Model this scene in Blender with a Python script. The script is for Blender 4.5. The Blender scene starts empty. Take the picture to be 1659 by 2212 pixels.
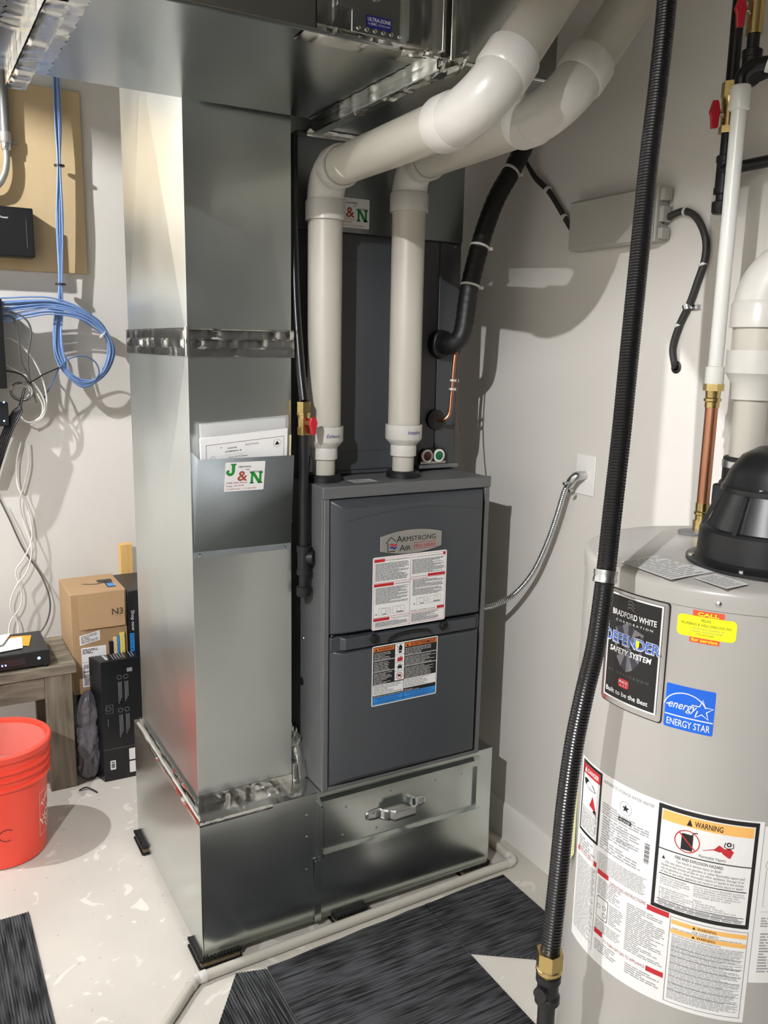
import bpy, bmesh, math, random
from mathutils import Vector, Matrix

# ---------------------------------------------------------------- camera, world, lights, exposure
scene = bpy.context.scene
COL = scene.collection
cam_data = bpy.data.cameras.new('camera')
cam_data.sensor_fit = 'VERTICAL'; cam_data.sensor_height = 36.0; cam_data.lens = 29.898
cam_data.clip_start = 0.02
cam = bpy.data.objects.new('camera', cam_data); COL.objects.link(cam)
RIGHT = Vector((0.869901, -0.492842, 0.0194725)); UP = Vector((0.0770087, 0.1747095, 0.981604)); FWD = Vector((0.4871775, 0.8523987, -0.189933))
cam.matrix_world = Matrix(((RIGHT.x, UP.x, -FWD.x, -0.589), (RIGHT.y, UP.y, -FWD.y, -1.95), (RIGHT.z, UP.z, -FWD.z, 1.63), (0, 0, 0, 1)))
scene.camera = cam
world = bpy.data.worlds.new('world'); scene.world = world; world.use_nodes = True
world.node_tree.nodes['Background'].inputs[0].default_value = (0.5, 0.5, 0.5, 1)
world.node_tree.nodes['Background'].inputs[1].default_value = 0.0
LAMPS = [(-1.38, 0.72, 2.86), (-1.84, -2.24, 2.88)]      # two bare ceiling bulbs, out of frame on the left
LAMP_STRENGTH = [21500.0, 36500.0]
scene.view_settings.view_transform = 'Standard'; scene.view_settings.look = 'None'
scene.view_settings.gamma = 1.0; scene.view_settings.use_curve_mapping = False
scene.view_settings.exposure = 0.0

# ---------------------------------------------------------------- helpers
def V(*a): return Vector(a[0]) if len(a) == 1 else Vector(a)
def lin(c):
    if isinstance(c, str):
        c = [int(c[i:i + 2], 16) / 255 for i in (0, 2, 4)]
        c = [x / 12.92 if x <= 0.04045 else ((x + 0.055) / 1.055) ** 2.4 for x in c]
    return tuple(c)
MATS = {}
def mat(name, rgb, rough=0.5, metal=0.0, var=0.06, scale=9.0, bump=0.0, bscale=60.0, rvar=0.0, alpha=1.0, emit=0.0, stretch=None, coat=0.0, spec=0.5, trans=0.0):
    if name in MATS: return MATS[name]
    m = bpy.data.materials.new(name); m.use_nodes = True; nt = m.node_tree; n = nt.nodes; l = nt.links
    b = n['Principled BSDF']; rgb = lin(rgb)
    b.inputs['Metallic'].default_value = metal; b.inputs['Roughness'].default_value = rough
    b.inputs['Specular IOR Level'].default_value = spec
    b.inputs['Coat Weight'].default_value = coat
    b.inputs['Alpha'].default_value = alpha
    b.inputs['Transmission Weight'].default_value = trans
    tc = n.new('ShaderNodeTexCoord'); src = tc.outputs['Object']
    if stretch:
        mp = n.new('ShaderNodeMapping'); mp.inputs['Scale'].default_value = stretch; l.new(src, mp.inputs[0]); src = mp.outputs[0]
    no = n.new('ShaderNodeTexNoise'); no.inputs['Scale'].default_value = scale; no.inputs['Detail'].default_value = 4; l.new(src, no.inputs['Vector'])
    mx = n.new('ShaderNodeMix'); mx.data_type = 'RGBA'
    mx.inputs[6].default_value = tuple(x * (1 - var) for x in rgb) + (1,)
    mx.inputs[7].default_value = tuple(min(1, x * (1 + var)) for x in rgb) + (1,)
    l.new(no.outputs['Fac'], mx.inputs[0]); l.new(mx.outputs[2], b.inputs['Base Color'])
    if rvar:
        mr = n.new('ShaderNodeMapRange'); mr.inputs[3].default_value = max(0, rough - rvar); mr.inputs[4].default_value = rough + rvar
        l.new(no.outputs['Fac'], mr.inputs[0]); l.new(mr.outputs[0], b.inputs['Roughness'])
    if bump:
        n2 = n.new('ShaderNodeTexNoise'); n2.inputs['Scale'].default_value = bscale; n2.inputs['Detail'].default_value = 3; l.new(src, n2.inputs['Vector'])
        bp = n.new('ShaderNodeBump'); bp.inputs['Strength'].default_value = bump; bp.inputs['Distance'].default_value = 0.003
        l.new(n2.outputs['Fac'], bp.inputs['Height']); l.new(bp.outputs[0], b.inputs['Normal'])
    if emit:
        b.inputs['Emission Color'].default_value = rgb + (1,); b.inputs['Emission Strength'].default_value = emit
    MATS[name] = m
    return m

TEXTS = {}
def text_mesh(s, bold=0.0, shear=0.0):
    k = (s, bold, shear)
    if k in TEXTS: return TEXTS[k]
    cu = bpy.data.curves.new('t', 'FONT'); cu.body = s; cu.size = 1; cu.offset = bold; cu.shear = shear; cu.resolution_u = 3
    o = bpy.data.objects.new('t', cu); COL.objects.link(o)
    dg = bpy.context.evaluated_depsgraph_get(); dg.update()
    me = o.evaluated_get(dg).to_mesh()
    vs = [(v.co.x, v.co.y) for v in me.vertices]; fs = [tuple(p.vertices) for p in me.polygons]
    o.evaluated_get(dg).to_mesh_clear()
    bpy.data.objects.remove(o); bpy.data.curves.remove(cu)
    x0 = min(v[0] for v in vs); x1 = max(v[0] for v in vs)
    TEXTS[k] = ([(x - x0, y) for x, y in vs], fs, x1 - x0)
    return TEXTS[k]

def catmull(pts, n=8):
    pts = [V(p) for p in pts]
    if len(pts) < 3: return [pts[0].lerp(pts[-1], i / n) for i in range(n + 1)]
    P = [pts[0] * 2 - pts[1]] + pts + [pts[-1] * 2 - pts[-2]]; out = []
    for i in range(1, len(P) - 2):
        a, b, c, d = P[i - 1:i + 3]
        for k in range(n):
            t = k / n
            out.append(0.5 * ((2 * b) + (c - a) * t + (2 * a - 5 * b + 4 * c - d) * t * t + (3 * b - a - 3 * c + d) * t ** 3))
    out.append(P[-2]); return out
def resample(pts, step):
    out = [pts[0]]; acc = 0
    for a, b in zip(pts, pts[1:]):
        L = (b - a).length; pos = step - acc
        while pos <= L:
            out.append(a.lerp(b, pos / L)); pos += step
        acc = L - (pos - step)
    return out

class MB:
    """collects shapes into one mesh object"""
    def __init__(s): s.v = []; s.f = []; s.m = []; s.mats = []
    def mi(s, m):
        if m not in s.mats: s.mats.append(m)
        return s.mats.index(m)
    def add(s, vs, fs, m):
        o = len(s.v); s.v += [tuple(v) for v in vs]; k = s.mi(m)
        for f in fs: s.f.append(tuple(i + o for i in f)); s.m.append(k)
    def box(s, a, b, m, rot=None, piv=None):
        (x0, y0, z0), (x1, y1, z1) = a, b
        vs = [(x0, y0, z0), (x1, y0, z0), (x1, y1, z0), (x0, y1, z0), (x0, y0, z1), (x1, y0, z1), (x1, y1, z1), (x0, y1, z1)]
        if rot:
            c = V(piv) if piv else V((x0 + x1) / 2, (y0 + y1) / 2, (z0 + z1) / 2)
            R = Matrix.Rotation(rot[1], 3, rot[0]); vs = [R @ (V(v) - c) + c for v in vs]
        s.add(vs, [(0, 3, 2, 1), (4, 5, 6, 7), (0, 1, 5, 4), (1, 2, 6, 5), (2, 3, 7, 6), (3, 0, 4, 7)], m); return s
    def duct(s, a, b, m, bulge):
        # sheet-metal box whose faces are cross-broken (pushed out at the middle); bulge per axis
        (x0, y0, z0), (x1, y1, z1) = a, b
        vs = [(x0, y0, z0), (x1, y0, z0), (x1, y1, z0), (x0, y1, z0), (x0, y0, z1), (x1, y0, z1), (x1, y1, z1), (x0, y1, z1)]
        fs = [((0, 3, 2, 1), (0, 0, -1)), ((4, 5, 6, 7), (0, 0, 1)), ((0, 1, 5, 4), (0, -1, 0)), ((1, 2, 6, 5), (1, 0, 0)), ((2, 3, 7, 6), (0, 1, 0)), ((3, 0, 4, 7), (-1, 0, 0))]
        F = []
        for f, n in fs:
            bu = bulge[[i for i in range(3) if n[i]][0]]
            if not bu: F.append(f); continue
            c = sum((V(vs[i]) for i in f), V(0, 0, 0)) / 4 + V(n) * bu
            vs.append(tuple(c)); k = len(vs) - 1
            for i in range(4): F.append((f[i], f[(i + 1) % 4], k))
        s.add(vs, F, m); return s
    def tube(s, pts, r, m, n=12, cap=True):
        pts = [V(p) for p in pts]; N = len(pts)
        T = [(pts[min(i + 1, N - 1)] - pts[max(i - 1, 0)]).normalized() for i in range(N)]
        a = V(0, 0, 1) if abs(T[0].z) < .9 else V(1, 0, 0)
        nn = (a - T[0] * a.dot(T[0])).normalized(); vs = []
        for i in range(N):
            nn = (nn - T[i] * nn.dot(T[i])).normalized(); bb = T[i].cross(nn)
            ri = r(i, N) if callable(r) else r
            for k in range(n):
                q = 2 * math.pi * k / n
                vs.append(pts[i] + (nn * math.cos(q) + bb * math.sin(q)) * ri)
        fs = [(i * n + k, i * n + (k + 1) % n, (i + 1) * n + (k + 1) % n, (i + 1) * n + k) for i in range(N - 1) for k in range(n)]
        if cap: fs += [tuple(range(n))[::-1], tuple((N - 1) * n + k for k in range(n))]
        s.add(vs, fs, m); return s
    def cyl(s, a, b, r, m, n=24, r2=None, cap=True):
        r2 = r if r2 is None else r2
        return s.tube([a, b], lambda i, N: r if i == 0 else r2, m, n, cap)
    def lathe(s, prof, org, m, axis=(0, 0, 1), n=32, closed=False):
        ax = V(axis).normalized(); a = V(1, 0, 0) if abs(ax.x) < .9 else V(0, 1, 0)
        u = (a - ax * a.dot(ax)).normalized(); w = ax.cross(u); o = V(org)
        vs = [o + ax * z + (u * math.cos(2 * math.pi * k / n) + w * math.sin(2 * math.pi * k / n)) * r for r, z in prof for k in range(n)]
        fs = [(i * n + k, i * n + (k + 1) % n, (i + 1) * n + (k + 1) % n, (i + 1) * n + k) for i in range(len(prof) - 1) for k in range(n)]
        if prof[0][0] > 1e-6 and not closed: fs.append(tuple(range(n))[::-1])
        if prof[-1][0] > 1e-6 and not closed: fs.append(tuple((len(prof) - 1) * n + k for k in range(n)))
        s.add(vs, fs, m); return s
    def prism(s, poly, d, m):
        # planar polygon (3D points) extruded by vector d
        n = len(poly); d = V(d); vs = [V(p) for p in poly] + [V(p) + d for p in poly]
        s.add(vs, [tuple(range(n)), tuple(range(2 * n - 1, n - 1, -1))] + [(i, i + n, (i + 1) % n + n, (i + 1) % n) for i in range(n)], m); return s
    def grid(s, f, nu, nv, m):
        vs = [f(i / nu, j / nv) for j in range(nv + 1) for i in range(nu + 1)]
        s.add(vs, [(j * (nu + 1) + i, j * (nu + 1) + i + 1, (j + 1) * (nu + 1) + i + 1, (j + 1) * (nu + 1) + i) for j in range(nv) for i in range(nu)], m); return s
    def build(s, name, parent=None, smooth=35, bevel=0, solid=0, recalc=True):
        me = bpy.data.meshes.new(name); me.from_pydata(s.v, [], s.f)
        for m in s.mats: me.materials.append(m)
        me.polygons.foreach_set('material_index', s.m)
        if recalc:
            bm = bmesh.new(); bm.from_mesh(me); bmesh.ops.recalc_face_normals(bm, faces=bm.faces); bm.to_mesh(me); bm.free()
        if smooth:
            me.polygons.foreach_set('use_smooth', [True] * len(me.polygons)); me.set_sharp_from_angle(angle=math.radians(smooth))
        o = bpy.data.objects.new(name, me); COL.objects.link(o)
        if parent: o.parent = parent
        if solid:
            md = o.modifiers.new('solid', 'SOLIDIFY'); md.thickness = solid; md.offset = 0
        if bevel:
            md = o.modifiers.new('bevel', 'BEVEL'); md.width = bevel; md.segments = 2; md.limit_method = 'ANGLE'; md.angle_limit = math.radians(40)
        return o

def tag(o, label=None, cat=None, group=None, kind=None):
    if label: o['label'] = label
    if cat: o['category'] = cat
    if group: o['group'] = group
    if kind: o['kind'] = kind
    return o
def thing(name, label, cat, group=None):
    o = bpy.data.objects.new(name, None); o.empty_display_size = 0.05; COL.objects.link(o)
    return tag(o, label, cat, group)
def struct(name, mb, **k): return tag(mb.build(name, **k), kind='structure')

# surface prints: a label sheet drawn in (u, v) metres on a flat or round surface
def flat_map(org, u=(1, 0, 0), v=(0, 0, 1), n=(0, -1, 0)):
    o, u, v, n = V(org), V(u), V(v), V(n)
    return lambda a, b, h: o + u * a + v * b + n * h
def cyl_map(cx, cy, z0, R, th0):
    def f(a, b, h):
        r = R(z0 + b) if callable(R) else R
        t = math.radians(th0) + a / r
        return V(cx + (r + h) * math.cos(t), cy + (r + h) * math.sin(t), z0 + b)
    return f
class Label(MB):
    def __init__(s, f, base=0.0004): super().__init__(); s.fm = f; s.base = base; s.rng = random.Random(7)
    def h(s, L): return s.base + L * 0.00025
    def rect(s, u0, v0, u1, v1, m, L=1, r=0.0, step=0.012):
        us = [u0, u1]
        if r:
            for k in range(1, 6): d = r * (1 - math.cos(k * math.pi / 10)); us += [u0 + d, u1 - d]
        n = max(1, int((u1 - u0) / step)); us += [u0 + (u1 - u0) * i / n for i in range(1, n)]
        us = sorted(set(us)); vs = []
        for u in us:
            d = min(u - u0, u1 - u); k = 0
            if r and d < r: k = r - math.sqrt(max(0, r * r - (r - d) ** 2))
            vs += [s.fm(u, v0 + k, s.h(L)), s.fm(u, v1 - k, s.h(L))]
        s.add(vs, [(2 * i, 2 * i + 2, 2 * i + 3, 2 * i + 1) for i in range(len(us) - 1)], m); return s
    def frame(s, u0, v0, u1, v1, t, m, L=1):
        s.rect(u0, v0, u1, v0 + t, m, L); s.rect(u0, v1 - t, u1, v1, m, L); s.rect(u0, v0 + t, u0 + t, v1 - t, m, L); s.rect(u1 - t, v0 + t, u1, v1 - t, m, L); return s
    def text(s, t, u, v, size, m, L=2, width=None, bold=0.0, shear=0.0, center=False, ang=0.0):
        vs, fs, w = text_mesh(t, bold, shear); kx = size if width is None else width / w
        if center: u -= w * kx / 2
        c, q = math.cos(ang), math.sin(ang)
        s.add([s.fm(u + x * kx * c - y * size * q, v + x * kx * q + y * size * c, s.h(L)) for x, y in vs], fs, m); return s
    def poly(s, pts, m, L=2):
        s.add([s.fm(a, b, s.h(L)) for a, b in pts], [tuple(range(len(pts)))], m); return s
    def stroke(s, pts, w, m, L=2, close=False):
        pts = [V(p[0], p[1], 0) for p in pts]
        if close: pts = pts + [pts[0], pts[1]]
        vs = []
        for i, p in enumerate(pts):
            d = (pts[min(i + 1, len(pts) - 1)] - pts[max(i - 1, 0)]).normalized(); n = V(-d.y, d.x, 0) * w / 2
            vs += [s.fm(p.x + n.x, p.y + n.y, s.h(L)), s.fm(p.x - n.x, p.y - n.y, s.h(L))]
        s.add(vs, [(2 * i, 2 * i + 1, 2 * i + 3, 2 * i + 2) for i in range(len(pts) - 1)], m); return s
    def ring(s, u, v, r, w, m, L=2, a0=0, a1=360, n=28, sy=1.0):
        return s.stroke([(u + r * math.cos(math.radians(a0 + (a1 - a0) * i / n)), v + sy * r * math.sin(math.radians(a0 + (a1 - a0) * i / n))) for i in range(n + 1)], w, m, L)
    def lines(s, u0, v0, u1, v1, rows, m, L=2, fill=.55, short=.35):
        # rows of small print: word-length bars
        p = (v1 - v0) / rows
        for i in range(rows):
            y = v1 - (i + 1) * p; e = u1 - (s.rng.random() ** 2) * (u1 - u0) * short * (1.6 if s.rng.random() < .25 else 1)
            x = u0
            while x < e - p * .6:
                w = min(e - x, p * s.rng.uniform(1.2, 5)); s.rect(x, y + p * .2, x + w, y + p * (.2 + fill), m, L, step=.05); x += w + p * .45
        return s

def arc_pts(P, d1, d2, br, n=10):
    d1, d2 = V(d1).normalized(), V(d2).normalized(); ang = d1.angle(d2); t = br * math.tan(ang / 2)
    a = V(P) - d1 * t; cdir = (d2 - d1 * d2.dot(d1)).normalized(); c = a + cdir * br
    return [c - cdir * br * math.cos(ang * i / n) + d1 * br * math.sin(ang * i / n) for i in range(n + 1)], t
def elbow(name, parent, P, d1, d2, r, br, m, hub, n=32):
    """pipe fitting: bend of slightly larger bore with a hub at each end"""
    pts, t = arc_pts(P, d1, d2, br); d1, d2 = V(d1).normalized(), V(d2).normalized()
    mb = MB(); mb.tube(pts, r * 1.06, m, n)
    for q, d in ((pts[0], -d1), (pts[-1], d2)):
        mb.lathe([(r * 1.06, -r * .15), (r * 1.15, 0.0), (r * 1.15, hub), (r * 1.03, hub), (r * 1.03, hub - .004)], q, m, axis=d, n=n)
    o = mb.build(name, parent); return o, t + hub
def foil(mb, p0, p1, w, nrm, m, amp=.002, nu=40, nv=5, seed=1, fold=None):
    """crumpled strip of foil tape from p0 to p1, width vector w, lifted along nrm"""
    rg = random.Random(seed); p0, p1, w, nrm = V(p0), V(p1), V(w), V(nrm).normalized()
    # a few random creases running across the strip plus a faint puckering
    cr = [(rg.random(), rg.uniform(-.35, .35), rg.uniform(.008, .03), rg.uniform(-.6, 1)) for _ in range(max(4, nu // 5))]
    H = [[max(0, amp * (.25 + sum(s_ * math.exp(-((i / nu - c - t_ * (j / nv - .5) * .1) / w_) ** 2) for c, t_, w_, s_ in cr)) + rg.uniform(-.08, .08) * amp) for i in range(nu + 1)] for j in range(nv + 1)]
    E = [(rg.uniform(-.03, .03), rg.uniform(-.03, .03)) for i in range(nu + 1)]
    def f(a, b):
        i, j = round(a * nu), round(b * nv)
        k = b + (E[i][0] if j == 0 else E[i][1] if j == nv else 0)
        return p0.lerp(p1, a) + w * k + nrm * (.0008 + (H[j][i] if 0 < j < nv else 0))
    mb.grid(f, nu, nv, m); return mb
def hexnut(mb, a, b, r, m): return mb.cyl(a, b, r, m, n=6)

# ---------------------------------------------------------------- materials
def floor_mat():
    m = bpy.data.materials.new('painted_concrete'); m.use_nodes = True; nt = m.node_tree; n = nt.nodes; l = nt.links; b = n['Principled BSDF']
    tc = n.new('ShaderNodeTexCoord')
    def noise(s, d, dist=0.0):
        x = n.new('ShaderNodeTexNoise'); x.inputs['Scale'].default_value = s; x.inputs['Detail'].default_value = d; x.inputs['Distortion'].default_value = dist; l.new(tc.outputs['Object'], x.inputs['Vector']); return x
    def ramp(src, stops):
        r = n.new('ShaderNodeValToRGB'); e = r.color_ramp.elements
        e[0].position, e[0].color = stops[0][0], stops[0][1] + (1,); e[1].position, e[1].color = stops[-1][0], stops[-1][1] + (1,)
        l.new(src, r.inputs[0]); return r
    base = ramp(noise(3, 6).outputs['Fac'], [(.3, lin('bbb6ad')), (.7, lin('cac5bb'))])
    splat = ramp(noise(9, 3, 1.2).outputs['Fac'], [(.615, (0, 0, 0)), (.65, (1, 1, 1))])
    speck = ramp(noise(55, 2).outputs['Fac'], [(.27, (1, 1, 1)), (.30, (0, 0, 0))])
    m1 = n.new('ShaderNodeMix'); m1.data_type = 'RGBA'; l.new(splat.outputs[0], m1.inputs[0]); l.new(base.outputs[0], m1.inputs[6]); m1.inputs[7].default_value = lin('d8d4cb') + (1,)
    m2 = n.new('ShaderNodeMix'); m2.data_type = 'RGBA'; m2.clamp_factor = True
    mu = n.new('ShaderNodeMath'); mu.operation = 'MULTIPLY'; mu.inputs[1].default_value = .35; l.new(speck.outputs[0], mu.inputs[0]); l.new(mu.outputs[0], m2.inputs[0])
    l.new(m1.outputs[2], m2.inputs[6]); m2.inputs[7].default_value = lin('77736c') + (1,)
    l.new(m2.outputs[2], b.inputs['Base Color']); b.inputs['Roughness'].default_value = .45
    bp = n.new('ShaderNodeBump'); bp.inputs['Strength'].default_value = .12; bp.inputs['Distance'].default_value = .004
    l.new(noise(40, 4).outputs['Fac'], bp.inputs['Height']); l.new(bp.outputs[0], b.inputs['Normal'])
    return m
def carpet_mat(name, along):
    m = bpy.data.materials.new(name); m.use_nodes = True; nt = m.node_tree; n = nt.nodes; l = nt.links; b = n['Principled BSDF']
    tc = n.new('ShaderNodeTexCoord'); mp = n.new('ShaderNodeMapping'); mp.inputs['Scale'].default_value = (8, 170, 1) if along == 'x' else (170, 8, 1)
    l.new(tc.outputs['Object'], mp.inputs[0])
    a = n.new('ShaderNodeTexNoise'); a.inputs['Scale'].default_value = 1.0; a.inputs['Detail'].default_value = 3; l.new(mp.outputs[0], a.inputs['Vector'])
    big = n.new('ShaderNodeTexNoise'); big.inputs['Scale'].default_value = 7; l.new(tc.outputs['Object'], big.inputs['Vector'])
    ad = n.new('ShaderNodeMath'); ad.operation = 'MULTIPLY_ADD'; ad.inputs[1].default_value = .45; l.new(big.outputs['Fac'], ad.inputs[0]); l.new(a.outputs['Fac'], ad.inputs[2])
    r = n.new('ShaderNodeValToRGB'); e = r.color_ramp.elements
    e[0].position, e[0].color = .60, lin('222223') + (1,); e[1].position, e[1].color = .86, lin('4f5052') + (1,)
    l.new(ad.outputs[0], r.inputs[0]); l.new(r.outputs[0], b.inputs['Base Color']); b.inputs['Roughness'].default_value = .95; b.inputs['Specular IOR Level'].default_value = .1
    f = n.new('ShaderNodeTexNoise'); f.inputs['Scale'].default_value = 900; l.new(tc.outputs['Object'], f.inputs['Vector'])
    bp = n.new('ShaderNodeBump'); bp.inputs['Strength'].default_value = .5; bp.inputs['Distance'].default_value = .002; l.new(f.outputs['Fac'], bp.inputs['Height']); l.new(bp.outputs[0], b.inputs['Normal'])
    return m
def galv_mat(name, rgb, rough, rvar):
    m = bpy.data.materials.new(name); m.use_nodes = True; nt = m.node_tree; n = nt.nodes; l = nt.links; b = n['Principled BSDF']
    tc = n.new('ShaderNodeTexCoord'); b.inputs['Metallic'].default_value = 1
    no = n.new('ShaderNodeTexNoise'); no.inputs['Scale'].default_value = 4; no.inputs['Detail'].default_value = 2; l.new(tc.outputs['Object'], no.inputs['Vector'])
    ad = no
    mx = n.new('ShaderNodeMapRange'); mx.inputs[1].default_value = .25; mx.inputs[2].default_value = .75; mx.inputs[3].default_value = rough - rvar; mx.inputs[4].default_value = rough + rvar
    l.new(ad.outputs[0], mx.inputs[0]); l.new(mx.outputs[0], b.inputs['Roughness'])
    c = n.new('ShaderNodeMix'); c.data_type = 'RGBA'; rgb = lin(rgb); c.inputs[6].default_value = tuple(x * .9 for x in rgb) + (1,); c.inputs[7].default_value = tuple(min(1, x * 1.06) for x in rgb) + (1,)
    l.new(ad.outputs[0], c.inputs[0]); l.new(c.outputs[2], b.inputs['Base Color'])
    wv = n.new('ShaderNodeTexNoise'); wv.inputs['Scale'].default_value = 2.2; wv.inputs['Detail'].default_value = 1; l.new(tc.outputs['Object'], wv.inputs['Vector'])
    bp = n.new('ShaderNodeBump'); bp.inputs['Strength'].default_value = .25; bp.inputs['Distance'].default_value = .012; l.new(wv.outputs['Fac'], bp.inputs['Height']); l.new(bp.outputs[0], b.inputs['Normal'])
    return m
def wood_mat(name, c0, c1, stretch, scale=3.0, knots=False, rough=.7):
    m = bpy.data.materials.new(name); m.use_nodes = True; nt = m.node_tree; n = nt.nodes; l = nt.links; b = n['Principled BSDF']
    tc = n.new('ShaderNodeTexCoord'); mp = n.new('ShaderNodeMapping'); mp.inputs['Scale'].default_value = stretch; l.new(tc.outputs['Object'], mp.inputs[0])
    a = n.new('ShaderNodeTexNoise'); a.inputs['Scale'].default_value = scale; a.inputs['Detail'].default_value = 6; a.inputs['Distortion'].default_value = .6; l.new(mp.outputs[0], a.inputs['Vector'])
    r = n.new('ShaderNodeValToRGB'); e = r.color_ramp.elements; e[0].position, e[0].color = .3, lin(c0) + (1,); e[1].position, e[1].color = .68, lin(c1) + (1,)
    l.new(a.outputs['Fac'], r.inputs[0]); out = r.outputs[0]
    if knots:
        k = n.new('ShaderNodeTexNoise'); k.inputs['Scale'].default_value = 11; k.inputs['Detail'].default_value = 1; l.new(tc.outputs['Object'], k.inputs['Vector'])
        kr = n.new('ShaderNodeValToRGB'); q = kr.color_ramp.elements; q[0].position, q[0].color = .22, (1, 1, 1, 1); q[1].position, q[1].color = .26, (0, 0, 0, 1); l.new(k.outputs['Fac'], kr.inputs[0])
        mx = n.new('ShaderNodeMix'); mx.data_type = 'RGBA'; l.new(kr.outputs[0], mx.inputs[0]); l.new(out, mx.inputs[6]); mx.inputs[7].default_value = lin('6d5230') + (1,); out = mx.outputs[2]
    l.new(out, b.inputs['Base Color']); b.inputs['Roughness'].default_value = rough
    bp = n.new('ShaderNodeBump'); bp.inputs['Strength'].default_value = .3; bp.inputs['Distance'].default_value = .002; l.new(a.outputs['Fac'], bp.inputs['Height']); l.new(bp.outputs[0], b.inputs['Normal'])
    return m

M_FLOOR = floor_mat()
M_WALL = mat('painted_drywall', 'd3cfc8', .75, var=.02, scale=3, bump=.06, bscale=140)
M_WALL_DIM = mat('dark_unseen_wall', '3c3b39', .85, var=.08, scale=4)  # invented dark finish for unseen walls, keeps duct reflections dark
M_CEIL = mat('open_ceiling', '8a857c', .9, var=.1)
M_TRIM = mat('white_trim', 'dcd9d2', .5, var=.01)
M_GALV = galv_mat('galvanized_sheet', 'd4d9d7', .325, .03)
M_GALV_B = galv_mat('galvanized_sheet_glossy', 'cdd2cf', .21, .035)
M_GALV_T = galv_mat('galvanized_trunk_sheet', 'b8bcbb', .21, .035)
M_POCKET = mat('gray_sheet_finish', '7d8385', .6, .35, var=.08, scale=120)
M_GALV_DK = galv_mat('galvanized_sheet_dull', '8f9496', .42, .06)
M_FOIL = mat('foil_tape', 'dcdcd8', .17, 1.0, var=.05, scale=30, bump=.10, bscale=25, rvar=.04)
M_CAB = mat('furnace_gray_paint', '5f6061', .42, .0, var=.03, scale=4, rvar=.05)
M_DOOR = mat('furnace_door_paint', '3c3f43', .38, .0, var=.03, scale=3, rvar=.05)
M_COIL = mat('coil_cabinet_paint', '404245', .5, var=.04, scale=3)
M_PVC = mat('white_pvc', 'b9b5a9', .33, var=.02, scale=3)
M_PVCF = mat('white_pvc_fitting', 'c6c3bc', .3, var=.02, scale=3)
M_BLK = mat('black_rubber', '111112', .5, var=.1)
M_BLKG = mat('black_gloss_jacket', '0e0e10', .28, var=.1)
M_IRON = mat('black_iron', '1f2022', .42, .3, var=.12, scale=20, bump=.2, bscale=80)
M_PLAST = mat('black_plastic', '161719', .38, var=.08)
M_BRASS = mat('brass', 'c4ad74', .24, 1.0, var=.08, scale=20)
M_COPPER = mat('copper', 'b98468', .35, 1.0, var=.1, scale=12)
M_STEEL = mat('zinc_steel', 'c9cbcc', .25, 1.0, var=.05, scale=15)
M_REDP = mat('red_plastic', 'b51f2b', .35, var=.04)
M_GRN = mat('green_plastic', '12683f', .35, var=.04)
M_WHT = mat('white_plastic', 'e8e6e1', .35, var=.02)
M_PAPER = mat('white_paper', 'e8e7e5', .6, var=.02)
M_VINYL = mat('white_vinyl', 'e6e5e3', .35, var=.01)
M_INK = mat('black_ink', '161616', .45, var=.03)
M_INKG = mat('gray_ink', '6a6a6c', .5, var=.03)
M_INKL = mat('pale_gray_ink', '9b9b9c', .5, var=.03)
M_INKR = mat('red_ink', 'b8232c', .4, var=.03)
M_INKO = mat('orange_ink', 'd0702c', .4, var=.03)
M_INKA = mat('amber_ink', 'efb765', .4, var=.02)
M_INKB = mat('blue_ink', '2f86cf', .4, var=.02)
M_INKN = mat('navy_ink', '22287a', .4, var=.03)
M_INKES = mat('bright_blue_ink', '0b5fd0', .35, var=.02)
M_INKGN = mat('green_ink', '1f8a35', .4, var=.05, scale=40)
M_INKGD = mat('dark_green_ink', '14451f', .4, var=.05)
M_INKBR = mat('rust_ink', 'a34a35', .4, var=.08, scale=60)
M_INKY = mat('yellow_vinyl', 'eef01c', .35, var=.01)
M_INKRO = mat('red_orange_vinyl', 'd9502f', .4, var=.02)
M_WH = mat('heater_enamel', 'a9a6a0', .3, var=.015, scale=2)
M_SILV = mat('silver_plate', 'aaa9a2', .35, .6, var=.04)
M_CHROME = mat('chrome_bezel', 'c8c8ca', .16, 1.0, var=.03)
M_TIE = mat('clear_nylon_tie', 'cfcdc6', .4, var=.03)
M_GCAB = mat('gray_cable', '5a5855', .5, var=.08)
M_DCAB = mat('dark_gray_cable', '2c2b29', .5, var=.1)
M_WCAB = mat('white_cable', 'dcdad4', .45, var=.03)
M_BCAB = mat('blue_cable', '7897c8', .45, var=.08)
M_CPVC = mat('translucent_white_tube', 'd9d9d3', .3, var=.02)
M_CORK = mat('cork_layer', '6d5d47', .9, var=.25, scale=150)
M_BOXG = mat('beige_gray_box', 'a9a79f', .5, var=.03)
M_ORANGE = mat('red_orange_bucket_plastic', 'ee4c39', .38, var=.03, scale=6)
M_CARD = mat('corrugated_cardboard', 'a98a66', .85, var=.06, scale=6, stretch=(1, 1, .1))
M_LED = mat('blue_led', (.15, .35, 1.0), .3, emit=12.0, var=0)
M_EMIT = [mat('lit_bulb_%d' % i, (1.0, 1.0, 1.02), .3, emit=LAMP_STRENGTH[i], var=0) for i in range(2)]
M_CARPX = carpet_mat('ribbed_carpet_across', 'x'); M_CARPY = carpet_mat('ribbed_carpet_lengthwise', 'y')
M_PLY = wood_mat('birch_plywood', 'b39a72', 'c4ad86', (1, 1, .12), 3, True)
M_OLDWOOD = wood_mat('weathered_board', '4a4338', '8f8473', (9, 9, .9), 3)
M_OLDWOODH = wood_mat('weathered_board_flat', '4a4338', '948876', (1.5, 9, 9), 3)
M_PINE = wood_mat('pine_strip', 'c99b54', 'dcb473', (6, 6, .8), 4)

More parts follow.
